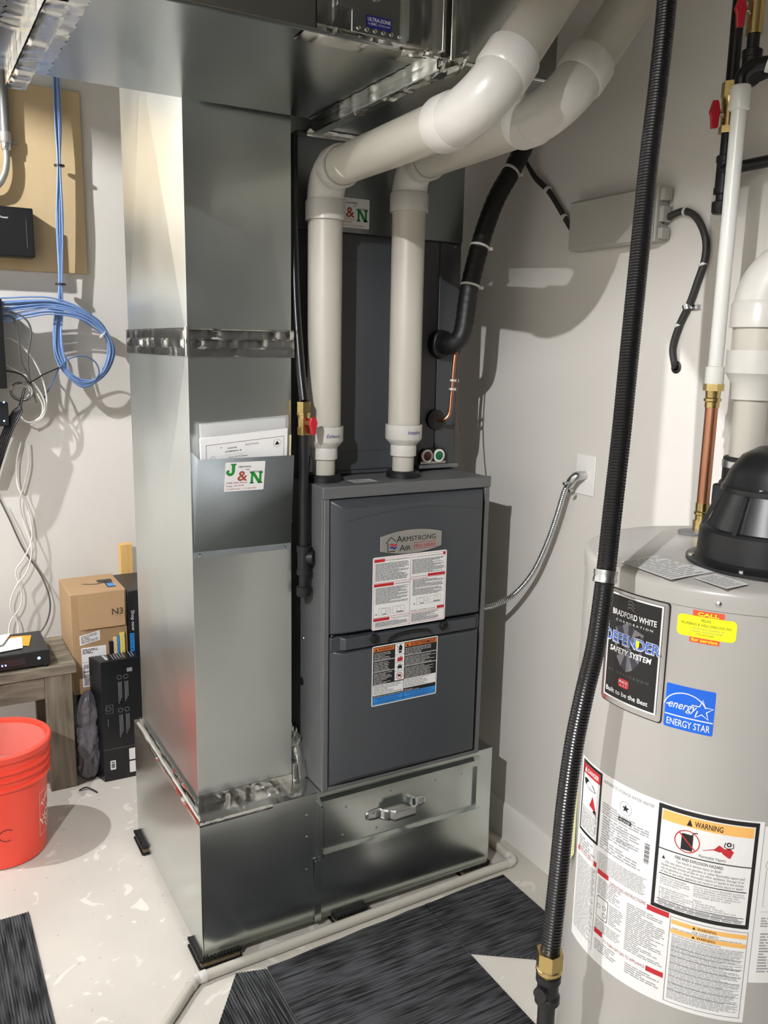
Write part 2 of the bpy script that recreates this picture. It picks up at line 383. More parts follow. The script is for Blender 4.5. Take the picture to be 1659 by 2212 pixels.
# ---------------------------------------------------------------- the room
X0, X1, Y0, Y1, ZC = -2.7, 1.1, -4.6, 1.6, 3.0
struct('floor', MB().box((X0 - .1, Y0 - .1, -.1), (X1 + .1, Y1 + .1, 0), M_FLOOR))
struct('wall_right', MB().box((X1, -1.5, 0), (X1 + .1, Y1 + .1, ZC), M_WALL))
struct('wall_right', MB().box((X1, Y0 - .1, 0), (X1 + .1, -1.5, ZC), M_WALL_DIM))  # unseen dark wall end, added so the riser front reflects something dark
struct('wall_back', MB().box((X0 - .1, Y1, 0), (X1, Y1 + .1, ZC), M_WALL))
struct('wall_left', MB().box((X0 - .1, Y0, 0), (X0, Y1, ZC), M_WALL))
struct('wall_front', MB().box((X0 - .1, Y0 - .1, 0), (X1, Y0, ZC), M_WALL_DIM))
struct('ceiling', MB().box((X0 - .1, Y0 - .1, ZC), (X1 + .1, Y1 + .1, ZC + .1), M_CEIL))
bb = MB(); bb.prism([(X1, -1.5, 0), (X1 - .014, -1.5, 0), (X1 - .014, -1.5, .105), (X1 - .006, -1.5, .122), (X1, -1.5, .122)], (0, Y1 + 1.5, 0), M_TRIM)
struct('baseboard_right', bb)

for i, p in enumerate(LAMPS):
    t = thing('ceiling_lamp', ['small bulb under a gray reflector hanging near the workbench', 'small bulb under a gray reflector hanging behind the camera'][i], 'lamp', 'hanging reflector lamps')
    MB().lathe([(.055, ZC), (.055, ZC - .02), (.03, ZC - .05), (.024, ZC - .07)], (p[0], p[1], 0), M_WHT).build('lampholder', t)
    z = p[2]; MB().cyl((p[0], p[1], z + .06), (p[0], p[1], ZC - .06), .012, M_WHT, 14).build('stem', t)
    MB().lathe([(.0, z - .016), (.008, z - .0139), (.0139, z - .008), (.016, z), (.0139, z + .008), (.010, z + .014), (.010, z + .02)], (p[0], p[1], 0), M_EMIT[i], n=20).build('bulb', t)
    MB().cyl((p[0], p[1], z + .016), (p[0], p[1], z + .07), .016, M_WHT, 14).build('socket', t)
    MB().lathe([(.016, z + .075), (.12, z + .06), (.30, z - .0855), (.304, z - .0855), (.124, z + .066), (.016, z + .081)], (p[0], p[1], 0), mat('gray_enamel_reflector', '6f7070', .5), n=64, closed=True).build('reflector', t)

# ---------------------------------------------------------------- return air base
BX, BY, BZ0, BZ = .928, .695, .031, .423
t = thing('return_air_base', 'galvanized return air base box under the furnace with filter door', 'duct')
MB().duct((0, 0, BZ0), (BX, BY, BZ), M_GALV_B, (.004, .0, 0)).build('body', t)
fd = MB().box((.352, -.0025, .244), (.866, -.0005, .384), M_GALV_B).build('filter_door', t)
tag(fd, 'flat filter door panel with a strap handle')
mb = MB(); mb.prism([(.338, 0, .378), (.338, -.016, .384), (.338, -.016, .402), (.338, 0, .408)], (.541, 0, 0), M_GALV_B); mb.build('top_rail', t)
mb = MB(); mb.prism([(.345, 0, .246), (.345, -.016, .240), (.345, -.016, .229), (.345, 0, .222)], (.534, 0, 0), M_GALV_B); mb.build('bottom_rail', t)
MB().box((.334, -.016, .222), (.341, 0, .39), M_GALV_B).build('side_rail', t)
MB().box((.863, -.014, .236), (.88, 0, .392), M_GALV_B).build('side_rail', t)
# strap handle bent from one strip
hp = [(.483, -.004), (.522, -.004), (.530, -.008), (.536, -.018), (.543, -.026), (.552, -.028), (.560, -.040), (.628, -.040), (.636, -.028), (.640, -.018), (.646, -.008), (.652, -.004), (.688, -.004)]
mb = MB()
def hs(a, b):
    k = a * (len(hp) - 1); i = min(int(k), len(hp) - 2); f = k - i; x = hp[i][0] * (1 - f) + hp[i + 1][0] * f; y = hp[i][1] * (1 - f) + hp[i + 1][1] * f
    e = max(0, 1 - min(a, 1 - a) * 14); hw = .017 * (1 - .45 * e * e)
    return V(x, y, .312 + (x - .585) * .01 + (b - .5) * 2 * hw)
mb.grid(hs, 48, 4, M_STEEL); h = mb.build('handle', fd, solid=.0022); tag(h, 'bent steel strap handle')
for x, z in ((.492, .305), (.508, .318), (.663, .307), (.678, .321)):
    MB().lathe([(.004, 0), (.0035, .002), (0, .003)], (x, -.005, z), M_STEEL, (0, -1, 0), n=10).build('rivet', fd)
for x, z in ((.42, .36), (.565, .372), (.72, .366), (.815, .362), (.41, .275), (.52, .268)):
    MB().lathe([(.0035, 0), (.003, .0016), (0, .0022)], (x, -.0025, z), M_STEEL, (0, -1, 0), n=8).build('screw', fd)
for z in (.365, .30, .2, .09): MB().lathe([(.0035, 0), (.003, .0016), (0, .0022)], (.30, 0, z), M_STEEL, (0, -1, 0), n=8).build('screw', t)
mb = MB(); mb.grid(lambda a, b: V(.003 + .922 * a, -.0006 * (1 - .8 * b) - .0065 * 6.75 * b * (1 - b) ** 2 * (.55 + .45 * a), BZ0 + .001 + .186 * b), 24, 16, M_GALV_B); mb.build('front_sheet', t, recalc=False)
MB().box((.322, -.0085, BZ0), (.342, -.004, .222), M_GALV_B).build('seam_strip', t)
MB().box((.014, -.002, BZ0), (.922, 0, BZ0 + .012), M_GALV_B).build('bottom_flange', t)
mb = MB(); mb.box((.329, -.004, .204), (.341, -.0, .226), M_INK); mb.build('seam_gap', t)
mb = MB()
foil(mb, (.0, -.0004, BZ + .0005), (.34, -.0004, BZ + .0005), (0, .085, 0), (0, 0, 1), M_FOIL, .006, 50, 6, 3)
foil(mb, (-.001, -.0005, BZ - .012), (.20, -.0005, BZ - .010), (0, 0, .014), (0, -1, 0), M_FOIL, .002, 30, 3, 4)
tp = mb.build('foil_tape', t, smooth=20, recalc=False); tag(tp, 'crumpled foil tape on the top edge')
mb = MB(); foil(mb, (-.0008, .0, BZ - .012), (-.0008, .66, BZ - .012), (0, 0, .014), (-1, 0, 0), M_FOIL, .003, 60, 3, 5); foil(mb, (0, 0, BZ + .0005), (0, .66, BZ + .0005), (.008, 0, .006), (-1, 0, 1), M_FOIL, .004, 40, 4, 6); mb.build('foil_tape', t, smooth=20, recalc=False)
mb = MB(); mb.tube(catmull([(.292, .20, .55), (.305, .16, .56), (.322, .14, .52), (.33, .135, .47), (.325, .14, .425)], 6), .022, M_FOIL, 14)
for k, (x, z) in enumerate(((.298, .56), (.310, .545), (.320, .52), (.324, .49))):
    mb.lathe([(.010, -.004), (.028, -.003), (.031, 0), (.028, .004), (.01, .005)], (x, .145, z), M_FOIL, (1, .2, -.5 - .3 * k), n=18)
mb.lathe([(.0, .0), (.040, .0), (.042, .01), (.034, .03), (.03, .05)], (.318, .12, BZ), M_FOIL, n=22)
tag(mb.build('foil_collar', smooth=25), 'crumpled shiny foil collar in the gap between return duct and furnace', 'duct collar')

# ribbed rubber and cork pads under the base
def pad(x0, y0, x1, y1, label):
    t = thing('vibration_pad', label, 'pad', 'ribbed pads under the return air base')
    MB().box((x0 + .002, y0 + .002, .008), (x1 - .002, y1 - .002, .023), M_CORK).build('cork_core', t)
    for z in (0, .023):
        mb = MB(); mb.box((x0 + .003, y0 + .003, z), (x1 - .003, y1 - .003, z + .008), M_BLK)
        for (a, b, c, d) in ((x0, y0, x1, y0), (x0, y0, x0, y1), (x1, y0, x1, y1)):
            L = max(abs(c - a), abs(d - b)); n = int(L / .009)
            for i in range(n):
                q = (i + .5) / n; x, y = a + (c - a) * q, b + (d - b) * q
                mb.box((x - .003, y - .003, z), (x + .003, y + .003, z + .008), M_BLK)
        mb.build('rubber_face', t)
pad(-.008, -.006, .104, .104, 'ribbed black and cork pad under the front left corner of the base')
pad(-.012, .585, .09, .70, 'ribbed pad under the rear left corner of the base beside the bucket')
pad(.385, -.016, .487, .086, 'ribbed black and cork pad under the middle of the base front')
pad(.835, -.002, .937, .100, 'ribbed black and cork pad under the right end of the base')

# ---------------------------------------------------------------- return riser
RX0, RX1, RY0, RY1 = .022, .290, .080, .672
t = thing('return_riser', 'tall galvanized return duct left of the furnace with foil taped joint', 'duct')
MB().duct((RX0, RY0, BZ), (RX1, RY1, 1.632), M_GALV, (.012, .003, 0)).build('lower_section', t, bevel=.0015, smooth=0)
MB().duct((RX0, RY0, 1.632), (RX1, RY1, ZC - .001), M_GALV, (.014, .003, 0)).build('upper_section', t, bevel=.0015, smooth=0)
mb = MB()
mb.box((RX0 - .004, RY0 - .004, 1.60), (RX1 + .004, RY0 - .0005, 1.664), M_GALV_DK); mb.box((RX0 - .004, RY0 - .004, 1.60), (RX0 - .0005, RY1 + .004, 1.664), M_GALV_DK)
mb.build('drive_cleat', t)
mb = MB()
for k, (z, w, am) in enumerate(((1.600, .022, .002), (1.618, .026, .004), (1.640, .025, .003))):
    foil(mb, (RX0 - .006, RY0 - .0045, z), (RX1 + .006, RY0 - .0045, z), (0, 0, w), (0, -1, 0), M_FOIL, am, 44, 4, 11 + k)
    foil(mb, (RX0 - .0045, RY0 - .006, z), (RX0 - .0045, RY1, z), (0, 0, w), (-1, 0, 0), M_FOIL, am, 60, 4, 21 + k)
foil(mb, (RX0 - .006, RY0 - .004, 1.662), (RX1 + .012, RY0 - .004, 1.662), (0, -.012, .004), (0, 0, 1), M_FOIL, .002, 44, 3, 31)
foil(mb, (RX0 - .004, RY0 - .006, 1.662), (RX0 - .004, RY1, 1.662), (-.012, 0, .004), (0, 0, 1), M_FOIL, .002, 60, 3, 32)
foil(mb, (RX0 - .007, RY0 - .006, 1.60), (RX0 - .007, RY0 - .006, 1.67), (.012, -.004, 0), (-1, -1, 0), M_FOIL, .004, 10, 4, 33)
o = mb.build('foil_tape', t, smooth=20, recalc=False); tag(o, 'shiny crumpled foil tape around the middle joint')
mb = MB()
foil(mb, (RX0 - .002, RY0 - .0005, BZ), (RX1, RY0 - .0005, BZ), (0, 0, .03), (0, -1, 0), M_FOIL, .003, 44, 4, 35)
foil(mb, (RX0 - .0075, RY0, BZ), (RX0 - .0075, RY1, BZ), (0, 0, .02), (-1, 0, 0), M_FOIL, .002, 50, 4, 36)
mb.build('foil_tape', t, smooth=20, recalc=False)
# document pocket
pk = MB()
a0, a1, zt, zb, yb, yf = .026, .287, 1.357, 1.118, RY0 - .003, .028
pk.add([(a0, yb, zb), (a1, yb, zb), (a0 + .002, yf, zt), (a1 - .012, yf, zt), (a0, yb, zt + .012), (a1, yb, zt - .008), (a0 + .001, yf + .012, zb + .004), (a1 - .004, yf + .03, zb + .006)],
       [(0, 1, 3, 2), (0, 2, 4), (1, 5, 3)], M_POCKET)
pko = pk.build('document_pocket', t, solid=.0016, recalc=False); tag(pko, 'gray sheet metal document pocket screwed to the duct')
MB().box((a0, yb - .001, zb - .016), (a1, yb + .001, zb), M_POCKET).build('flange', pko)
for x in (a0 + .014, a1 - .02): MB().lathe([(.005, 0), (.0045, .002), (0, .003)], (x, yb - .001, zb - .008), M_STEEL, (0, -1, 0), n=10).build('screw', pko)
slope = (yb - yf) / (zt - zb)
def company_sticker(name, parent, fm, w=.104, h=.076):
    L = Label(fm); L.rect(0, 0, w, h, M_VINYL, 0, r=.003)
    k = w / .104
    def serif_J(x, y, m, l):
        q = 1.0
        L.rect(x + .012, y + .012, x + .020, y + .030, m, l); L.rect(x + .009, y + .028, x + .023, y + .031, m, l)
        L.ring(x + .0085, y + .0115, .0078, .0065, m, l, 180, 360, 14); L.rect(x - .001, y + .0105, x + .006, y + .0145, m, l)
    def serif_N(x, y, m, l):
        L.rect(x, y, x + .010, y + .003, m, l); L.rect(x + .022, y + .027, x + .033, y + .030, m, l); L.rect(x - .001, y + .027, x + .008, y + .030, m, l); L.rect(x + .021, y, x + .033, y + .003, m, l)
        L.rect(x + .002, y, x + .008, y + .03, m, l); L.rect(x + .024, y, x + .030, y + .03, m, l); L.poly([(x + .002, y + .03), (x + .010, y + .03), (x + .030, y), (x + .022, y)], m, l)
    serif_J(.0055, .0405, M_INKGD, 1); serif_J(.005, .0415, M_INKGN, 2)
    serif_N(.0662, .0178, M_INKGD, 1); serif_N(.0660, .0190, M_INKGN, 2)
    L.text('&', .033, .0275, .036, M_INKBR, 2, bold=.02, width=.026)
    L.text('HEATING', .034, .0615, .0062, M_INK, 2, width=.033, bold=.01); L.text('AND', .053, .0545, .0045, M_INK, 2, width=.010, bold=.01); L.text('COOLING', .063, .0475, .0062, M_INK, 2, width=.034, bold=.01)
    L.text('E4580 690th Avenue', .005, .0205, .0062, M_INKBR, 2, width=.054); L.text('Knapp, WI 54749', .005, .0125, .0062, M_INKBR, 2, width=.046); L.text('715-665-2120  |  715-505-4426', .005, .0045, .0052, M_INKBR, 2, width=.08)
    o = L.build(name, parent, smooth=0, recalc=False); return tag(o, 'white company sticker reading J&N Heating and Cooling')
vn = V(0, slope, -1).normalized()
company_sticker('sticker', pko, flat_map((.094, yf + (zt - 1.272) * slope - .0014, 1.272), v=-vn, n=V(0, -1, -slope).normalized()))

# booklets in the pocket
def booklet(name, label, x0, x1, zb_, zt0, zt1, y, m, thick, draw=None):
    mb = MB(); mb.prism([(x0 + .004, y, zb_), (x1 - .004, y, zb_), (x1, y, zt1), (x0, y, zt0)], (0, thick, 0), m)
    t = thing(name, label, 'paper', 'papers in the document pocket'); mb.build('pages', t)
    if draw:
        L = Label(flat_map((x0, y, zt0), u=V(x1 - x0, 0, zt1 - zt0).normalized())); draw(L, x1 - x0); L.build('print', t, smooth=0, recalc=False)
def front_print(L, w):
    L.frame(.014, -.07, w - .010, -.018, .0008, M_INK, 1)
    L.text('INSTALLATION INSTRUCTIONS', .05, -.030, .006, M_INKG, 1, width=.10); L.rect(.055, -.048, .115, -.024, M_PAPER, 2)
    L.text('GUARANTEE', .068, -.033, .005, M_INK, 3, width=.024, bold=.02); L.text('A97USMV090C20 - 06', .062, -.041, .005, M_INK, 3, width=.042, bold=.02)
    L.text('Warm Air Discharge', .07, -.056, .006, M_INKG, 1, width=.05); L.rect(.09, -.066, .118, -.061, M_INK, 1); L.lines(.07, -.085, .16, -.067, 3, M_INK, 1)
    L.poly([(w - .035, -.038), (w - .022, -.038), (w - .0285, -.028)], M_INK, 1); L.ring(w - .0285, -.034, .010, .0006, M_INKG, 1); L.ring(.03, -.055, .008, .0006, M_INKG, 1); L.poly([(.027, -.056), (.033, -.056), (.030, -.051)], M_INK, 1)
booklet('paper_sheets', 'clear bagged sheets standing tallest in the document pocket', .044, .268, 1.29, 1.437, 1.449, .066, M_PAPER, .004)
booklet('installation_manual', 'white booklet with printed frame in front of the document pocket', .038, .266, 1.29, 1.405, 1.424, .047, M_PAPER, .008, front_print)
booklet('manila_folder', 'cream folder edge at the right of the document pocket', .20, .281, 1.29, 1.403, 1.406, .058, mat('cream_card', 'd9d3b4', .7), .004)
mb = MB(); mb.prism([(.20, .0635, 1.30), (.276, .0635, 1.30), (.275, .0635, 1.456), (.04, .0635, 1.440), (.04, .0635, 1.30)], (0, .0006, 0), mat('clear_poly_bag', 'dadbd9', .12, alpha=.28)); tag(mb.build('plastic_bag_sleeve'), 'clear plastic sleeve around the sheets in the document pocket', 'bag')

# ---------------------------------------------------------------- furnace
FX0, FX1, FY1, FZ0, FZ1 = .343, .868, .720, BZ + .0005, 1.275
t = thing('furnace', 'dark gray gas furnace cabinet with two doors and white instruction label', 'furnace')
MB().box((FX0, .004, FZ0), (FX1, FY1, FZ1 - .002), M_CAB).build('cabinet', t, bevel=.002)
MB().box((FX0 - .004, -.010, 1.243), (FX1 + .004, .004, FZ1), M_CAB).build('top_rail', t, bevel=.003)
MB().box((FX0, -.010, FZ0), (FX0 + .016, .004, 1.243), M_CAB).build('side_rail', t, bevel=.002)
MB().box((FX1 - .016, -.010, FZ0), (FX1, .004, 1.243), M_CAB).build('side_rail', t, bevel=.002)
MB().box((FX0 + .016, -.010, FZ0), (FX1 - .016, .004, FZ0 + .012), M_CAB).build('bottom_rail', t, bevel=.002)
MB().box((FX0 + .016, -.002, .868), (FX1 - .016, .004, .876), M_INK).build('door_gap', t)
def bulged(mb, x0, x1, z0, z1, yb, yf, il, ir, it, ib, m):
    # shallow pressed panel: outer edge at yb, face at yf
    o = [(x0, yb, z0), (x1, yb, z0), (x1, yb, z1), (x0, yb, z1)]; i = [(x0 + il, yf, z0 + ib), (x1 - ir, yf, z0 + ib), (x1 - ir, yf, z1 - it), (x0 + il, yf, z1 - it)]
    bk = [(x, .003, z) for x, y, z in o]
    mb.add(o + i + bk, [(4, 5, 6, 7), (0, 1, 5, 4), (1, 2, 6, 5), (2, 3, 7, 6), (3, 0, 4, 7), (8, 9, 1, 0), (9, 10, 2, 1), (10, 11, 3, 2), (11, 8, 0, 3)], m)
mb = MB(); bulged(mb, FX0 + .018, FX1 - .022, .876, 1.240, -.006, -.030, .034, .016, .022, .006, M_DOOR)
ud = mb.build('upper_door', t, bevel=.004, smooth=50); tag(ud, 'dark gray upper door')
arc = [(.40 + .43 * i / 24, -.030, 1.185 + .022 * math.sin(math.pi * i / 24)) for i in range(25)]
MB().tube(arc, .0010, M_DOOR, 6).build('pressed_arc', ud)
mb = MB(); bulged(mb, FX0 + .018, FX1 - .022, .436, .830, -.006, -.030, .034, .016, .006, .020, M_DOOR)
ld = mb.build('lower_door', t, bevel=.004, smooth=50); tag(ld, 'dark gray lower door')
MB().box((FX0 + .018, -.014, .826), (FX1 - .022, .003, .869), M_DOOR).build('upper_band', ld, bevel=.004)
mb = MB(); bulged(mb, .388, .835, .828, .868, -.013, -.027, .012, .012, .004, .004, M_DOOR); mb.build('raised_band', ld, bevel=.003)
hp2 = [(.528, .838), (.536, .848), (.56, .857), (.60, .861), (.64, .859), (.662, .855), (.675, .842), (.668, .842), (.655, .850), (.60, .853), (.56, .849), (.545, .842), (.536, .838)]
MB().prism([(x, -.0275, z) for x, z in hp2], (0, -.005, 0), M_BLK).build('finger_pull', ld)
for x, z in ((.488, .852), (.712, .857)):
    k = MB().lathe([(.0135, 0), (.0135, .006), (.0115, .009), (.008, .0085), (.007, .006), (0, .006)], (x, -.026, z), M_BLK, (0, -1, 0), n=20).build('latch_knob', ld)
for x, z in ((FX0 + .026, .872), (FX1 - .028, .885)): MB().lathe([(.006, 0), (.006, .004), (.004, .006), (0, .006)], (x, -.008, z), M_PLAST, (0, -1, 0), n=12).build('screw', t)
# brand plate
L = Label(flat_map((.498, -.0345, 1.112)), 0)
def plate(m, e, l):
    top = [(.0, .022), (.05, .030), (.105, .033), (.15, .030), (.194, .021)]; us = [i / 20 * .194 for i in range(21)]
    def cv(u): return .021 + .013 * (1 - ((u - .097) / .097) ** 2)
    pts = [(u, cv(u) - e) for u in us] + [(u, -(cv(u)) + e + .002) for u in reversed(us)]
    return pts
pp = plate(None, 0, 0)
mb = MB(); mb.prism([(.498 + u, -.030, 1.114 + v) for u, v in pp], (0, -.004, 0), M_SILV); bp_ = mb.build('brand_plate', ud, bevel=.001); tag(bp_, 'silver nameplate reading Armstrong Air Pro Series')
L.text('A', .048, .004, .026, M_INK, 1, width=.019); L.text('RMSTRONG', .068, .0045, .0195, M_INK, 1, width=.105); L.text('A', .058, -.0205, .024, M_INK, 1, width=.018); L.text('IR', .077, -.0205, .019, M_INK, 1, width=.017)
L.stroke([(.016, .004), (.032, .020), (.046, .008)], .0025, M_INK, 1); L.stroke([(.022, .004), (.022, -.019), (.044, -.019)], .0022, M_INK, 1)
for v, m in ((-.002, M_INKR), (-.0095, M_INKN)): L.stroke([(.029 + i * .0025, v + .002 * math.sin(i * .9)) for i in range(9)], .0045, m, 1)
L.text('PRO SERIES', .104, -.0145, .011, M_INKR, 1, width=.070); L.rect(.103, -.002, .176, -.0010, M_INKR, 1); L.rect(.103, -.0185, .176, -.0175, M_INKR, 1)
L.build('lettering', ud, smooth=0, recalc=False)
# instruction label, white with red bars
L = Label(flat_map((.477, -.0301, .877))); W, H = .236, .203
L.rect(0, 0, W, H, M_VINYL, 0, r=.005); L.frame(.004, .004, W - .004, H - .004, .0008, M_INKR, 1); L.rect(W / 2 - .0005, .004, W / 2 + .0005, H - .004, M_INKR, 1)
for v in (.1305, .0335): L.rect(.004, v, W - .004, v + .001, M_INKR, 1)
for a, b, v in ((.005, .037, .189), (W - .013, W - .005, .190), (.005, .066, .121), (W - .062, W - .005, .133), (.005, .054, .0245), (W - .028, W - .005, .036)): L.rect(a, v, b, v + .008, M_INKR, 2)
L.text('FOR YOUR SAFETY READ BEFORE OPERATING', .040, .1905, .005, M_INK, 2, width=.074); L.text('POUR VOTRE SECURITE LIRE AVANT DE METTRE EN MARCHE', W / 2 + .004, .1905, .004, M_INK, 2, width=.096)
L.text('OPERATING INSTRUCTIONS', .070, .1225, .005, M_INK, 2, width=.046); L.text('INSTRUCTIONS', W / 2 + .004, .1345, .0045, M_INK, 2, width=.048); L.text('TO TURN OFF GAS TO APPLIANCE', .057, .0262, .0045, M_INK, 2, width=.058); L.text('POUR COUPER LE GAZ', W / 2 + .004, .0375, .0045, M_INK, 2, width=.08)
L.lines(.008, .136, W / 2 - .004, .186, 17, M_INKG, 2); L.lines(W / 2 + .005, .144, W - .007, .186, 15, M_INKG, 2)
L.lines(.010, .072, W / 2 - .005, .118, 16, M_INKG, 2, short=.6); L.lines(W / 2 + .008, .082, W - .010, .129, 17, M_INKG, 2, short=.6)
L.lines(.010, .0075, W / 2 - .006, .022, 6, M_INKG, 2, short=.3); L.lines(W / 2 + .006, .0075, W - .02, .0315, 9, M_INKG, 2)
for u0, v0 in ((.014, .040), (W / 2 + .016, .055)):
    L.frame(u0 + .006, v0, u0 + .044, v0 + .020, .0006, M_INKG, 1); L.ring(u0 + .022, v0 + .011, .008, .0007, M_INKG, 1); L.ring(u0 + .037, v0 + .011, .005, .0007, M_INKG, 1); L.frame(u0 + .050, v0, u0 + .087, v0 + .021, .0006, M_INKG, 1); L.ring(u0 + .07, v0 + .011, .007, .0007, M_INKG, 1); L.rect(u0 + .062, v0 + .002, u0 + .084, v0 + .005, M_INKG, 1); L.rect(u0 + .018, v0 + .002, u0 + .030, v0 + .0035, M_INK, 2); L.poly([(u0 - .004, v0 + .002), (u0 + .002, v0 + .002), (u0 - .001, v0 + .006)], M_INK, 1)
tag(L.build('instruction_label', ud, smooth=0, recalc=False), 'white operating instruction label with red bars')
# warning label, black with orange headers and blue foot
L = Label(flat_map((.480, -.0301, .657))); W, H = .212, .174
L.rect(0, 0, W, H, M_VINYL, 0, r=.004); L.rect(.003, .003, W - .003, H - .003, M_INK, 1)
L.rect(.004, H - .017, .069, H - .005, M_INKO, 2); L.rect(.104, H - .017, W - .004, H - .005, M_INKO, 2)
L.text('WARNING', .018, H - .0148, .011, M_INK, 3, width=.048, bold=.02); L.text('AVERTISSEMENT', .122, H - .0148, .011, M_INK, 3, width=.082, bold=.02)
for u in (.008, .108): L.poly([(u, H - .015), (u + .008, H - .015), (u + .004, H - .007)], M_INK, 3)
L.rect(.072, .064, .102, H - .004, M_VINYL, 2)
for v in (.139, .116, .0905): L.rect(.072, v, .102, v + .0008, M_INK, 3)
L.poly([(.083, .143), (.092, .143), (.094, .150), (.095, .160), (.090, .168), (.085, .164), (.084, .152)], M_INK, 3); L.stroke([(.077, .166), (.083, .158), (.079, .152), (.084, .150)], .0015, M_INK, 3); L.rect(.083, .149, .092, .1505, M_VINYL, 4)
L.poly([(.079, .119), (.096, .119), (.097, .127), (.094, .134), (.092, .128), (.089, .136), (.086, .128), (.083, .133), (.080, .126)], M_INKR, 3)
L.poly([(.079, .094), (.083, .099), (.077, .106), (.083, .104), (.083, .113), (.087, .106), (.090, .114), (.091, .105), (.097, .110), (.094, .101), (.097, .095), (.088, .099)], M_INK, 3)
L.ring(.087, .077, .0095, .0016, M_INKR, 3); L.rect(.082, .074, .092, .081, M_INK, 3); L.stroke([(.080, .084), (.094, .070)], .0014, M_INKR, 4)
for v in (.130, .098): L.rect(.004, v, .071, v + .0015, M_VINYL, 2)
for v in (.131, .100): L.rect(.103, v, W - .004, v + .0015, M_VINYL, 2)
for (a, b, c, d, r) in ((.006, .133, .060, .155, 5), (.006, .101, .055, .128, 6), (.006, .062, .066, .096, 9), (.105, .134, .19, .155, 5), (.105, .103, W - .006, .129, 7), (.105, .066, .20, .098, 8)): L.lines(a, b, c, d, r, M_VINYL, 2, fill=.28)
L.rect(.004, .031, .101, .061, M_VINYL, 2); L.rect(.1025, .036, W - .004, .064, M_VINYL, 2); L.lines(.007, .033, .098, .060, 7, M_INKG, 3, fill=.4); L.lines(.105, .038, W - .024, .063, 7, M_INKG, 3, fill=.4)
L.lines(.006, .026, .16, .033, 2, M_VINYL, 2, fill=.25); L.rect(.004, .004, W - .004, .025, M_INKB, 2); L.rect(.101, .004, .1025, .025, M_INK, 3); L.rect(.004, .0095, W - .004, .0105, M_INK, 3)
for u, s1, s2, s3 in ((.012, 'Lighting instructions may be found', 'behind front access panel', 'For Information'), (.112, "Instructions d'allumage peuvent etre", "derriere le panneau d'acces avant", 'Pour de renseignements')):
    L.text(s1, u, .0195, .0052, M_INKN, 3, width=.080, bold=.01); L.text(s2, u + .010, .0135, .0052, M_INKN, 3, width=.062, bold=.01); L.text(s3, u + .025, .0052, .0045, M_INKN, 3, width=.035)
tag(L.build('warning_label', ld, smooth=0, recalc=False), 'black warning label with orange headings and blue foot')
L = Label(flat_map((.455, .035, FZ1 - .0015), u=(1, 0, 0), v=(0, 1, 0), n=(0, 0, 1))); L.rect(0, 0, .07, .05, M_VINYL, 0); L.lines(.004, .004, .066, .046, 8, M_INKG, 1); L.build('rating_sticker', t, smooth=0, recalc=False)
L = Label(flat_map((.35, -.0002, FZ1), u=(1, 0, 0), v=(0, 1, 0), n=(0, 0, 1)))
PIPES = [(.396, .105), (.634, .088)]
for x, y in PIPES:
    MB().lathe([(.0475, -.004), (.0475, .012), (.043, .018), (.0315, .018), (.0315, -.004)], (x, y, FZ1 - .001), M_BLK, n=32).build('pipe_grommet', t)
for z, y in ((.83, .12), (.70, .13), (1.15, .2)): MB().lathe([(.012 if z < .8 else .005, 0), (.012 if z < .8 else .004, .002), (0, .003)], (FX0, y, z), M_BLK if z < .8 else M_STEEL, (-1, 0, 0), n=16).build('knockout' if z < .8 else 'screw', t)

# ---------------------------------------------------------------- coil cabinet and plenum
CY = .172
t = thing('coil_cabinet', 'dark gray evaporator coil cabinet standing on top of the furnace', 'cabinet')
MB().box((.345, CY + .004, FZ1), (.868, .72, 1.930), M_COIL).build('body', t, bevel=.002)
MB().box((.350, CY, FZ1 + .012), (.789, CY + .006, 1.926), M_COIL).build('front_panel', t, bevel=.002)
MB().box((.793, CY, FZ1 + .012), (.864, CY + .006, 1.926), M_COIL).build('side_panel', t, bevel=.002)
MB().box((.42, CY - .001, 1.34), (.72, CY + .004, 1.86), M_COIL).build('pressed_center', t, bevel=.001)
MB().box((.730, CY - .016, 1.280), (.868, CY, 1.292), M_GALV_DK).build('drain_pan_lip', t, bevel=.001)
pb = MB(); pb.prism([(.737, CY, 1.294), (.828, CY, 1.294), (.828, CY, 1.326), (.818, CY, 1.338), (.749, CY, 1.338), (.737, CY, 1.326)], (0, -.012, 0), M_PLAST); pbo = pb.build('drain_port_block', t, bevel=.001)
MB().box((.737, CY - .0135, 1.294), (.825, CY - .012, 1.301), M_SILV).build('strip', pbo)
for x, m in ((.757, mat('dark_red_plastic', '6a1d1f', .4)), (.798, M_GRN)):
    p = MB().lathe([(.0185, 0), (.0195, .007), (.0135, .008), (.0135, .005), (0, .005)], (x, CY - .012, 1.318), M_WHT, (0, -1, 0), n=28).build('port_ring', pbo)
    MB().lathe([(.0132, 0), (.0132, .0075), (.010, .009), (0, .009)], (x, CY - .012, 1.318), m, (0, -1, 0), n=24).build('port_plug', pbo)
MB().lathe([(.030, 0), (.029, .010), (.012, .014), (.008, .014)], (.790, CY, 1.424), M_BLK, (0, -1, 0), n=28).build('line_grommet', t)
MB().lathe([(.042, 0), (.040, .02), (.034, .026)], (.800, CY, 1.642), M_BLK, (0, -1, 0), n=28).build('line_grommet', t)
for x, z in ((.80, 1.40), (.84, 1.918)): MB().lathe([(.004, 0), (.0035, .002), (0, .003)], (x, CY, z), M_STEEL, (0, -1, 0), n=8).build('screw', t)

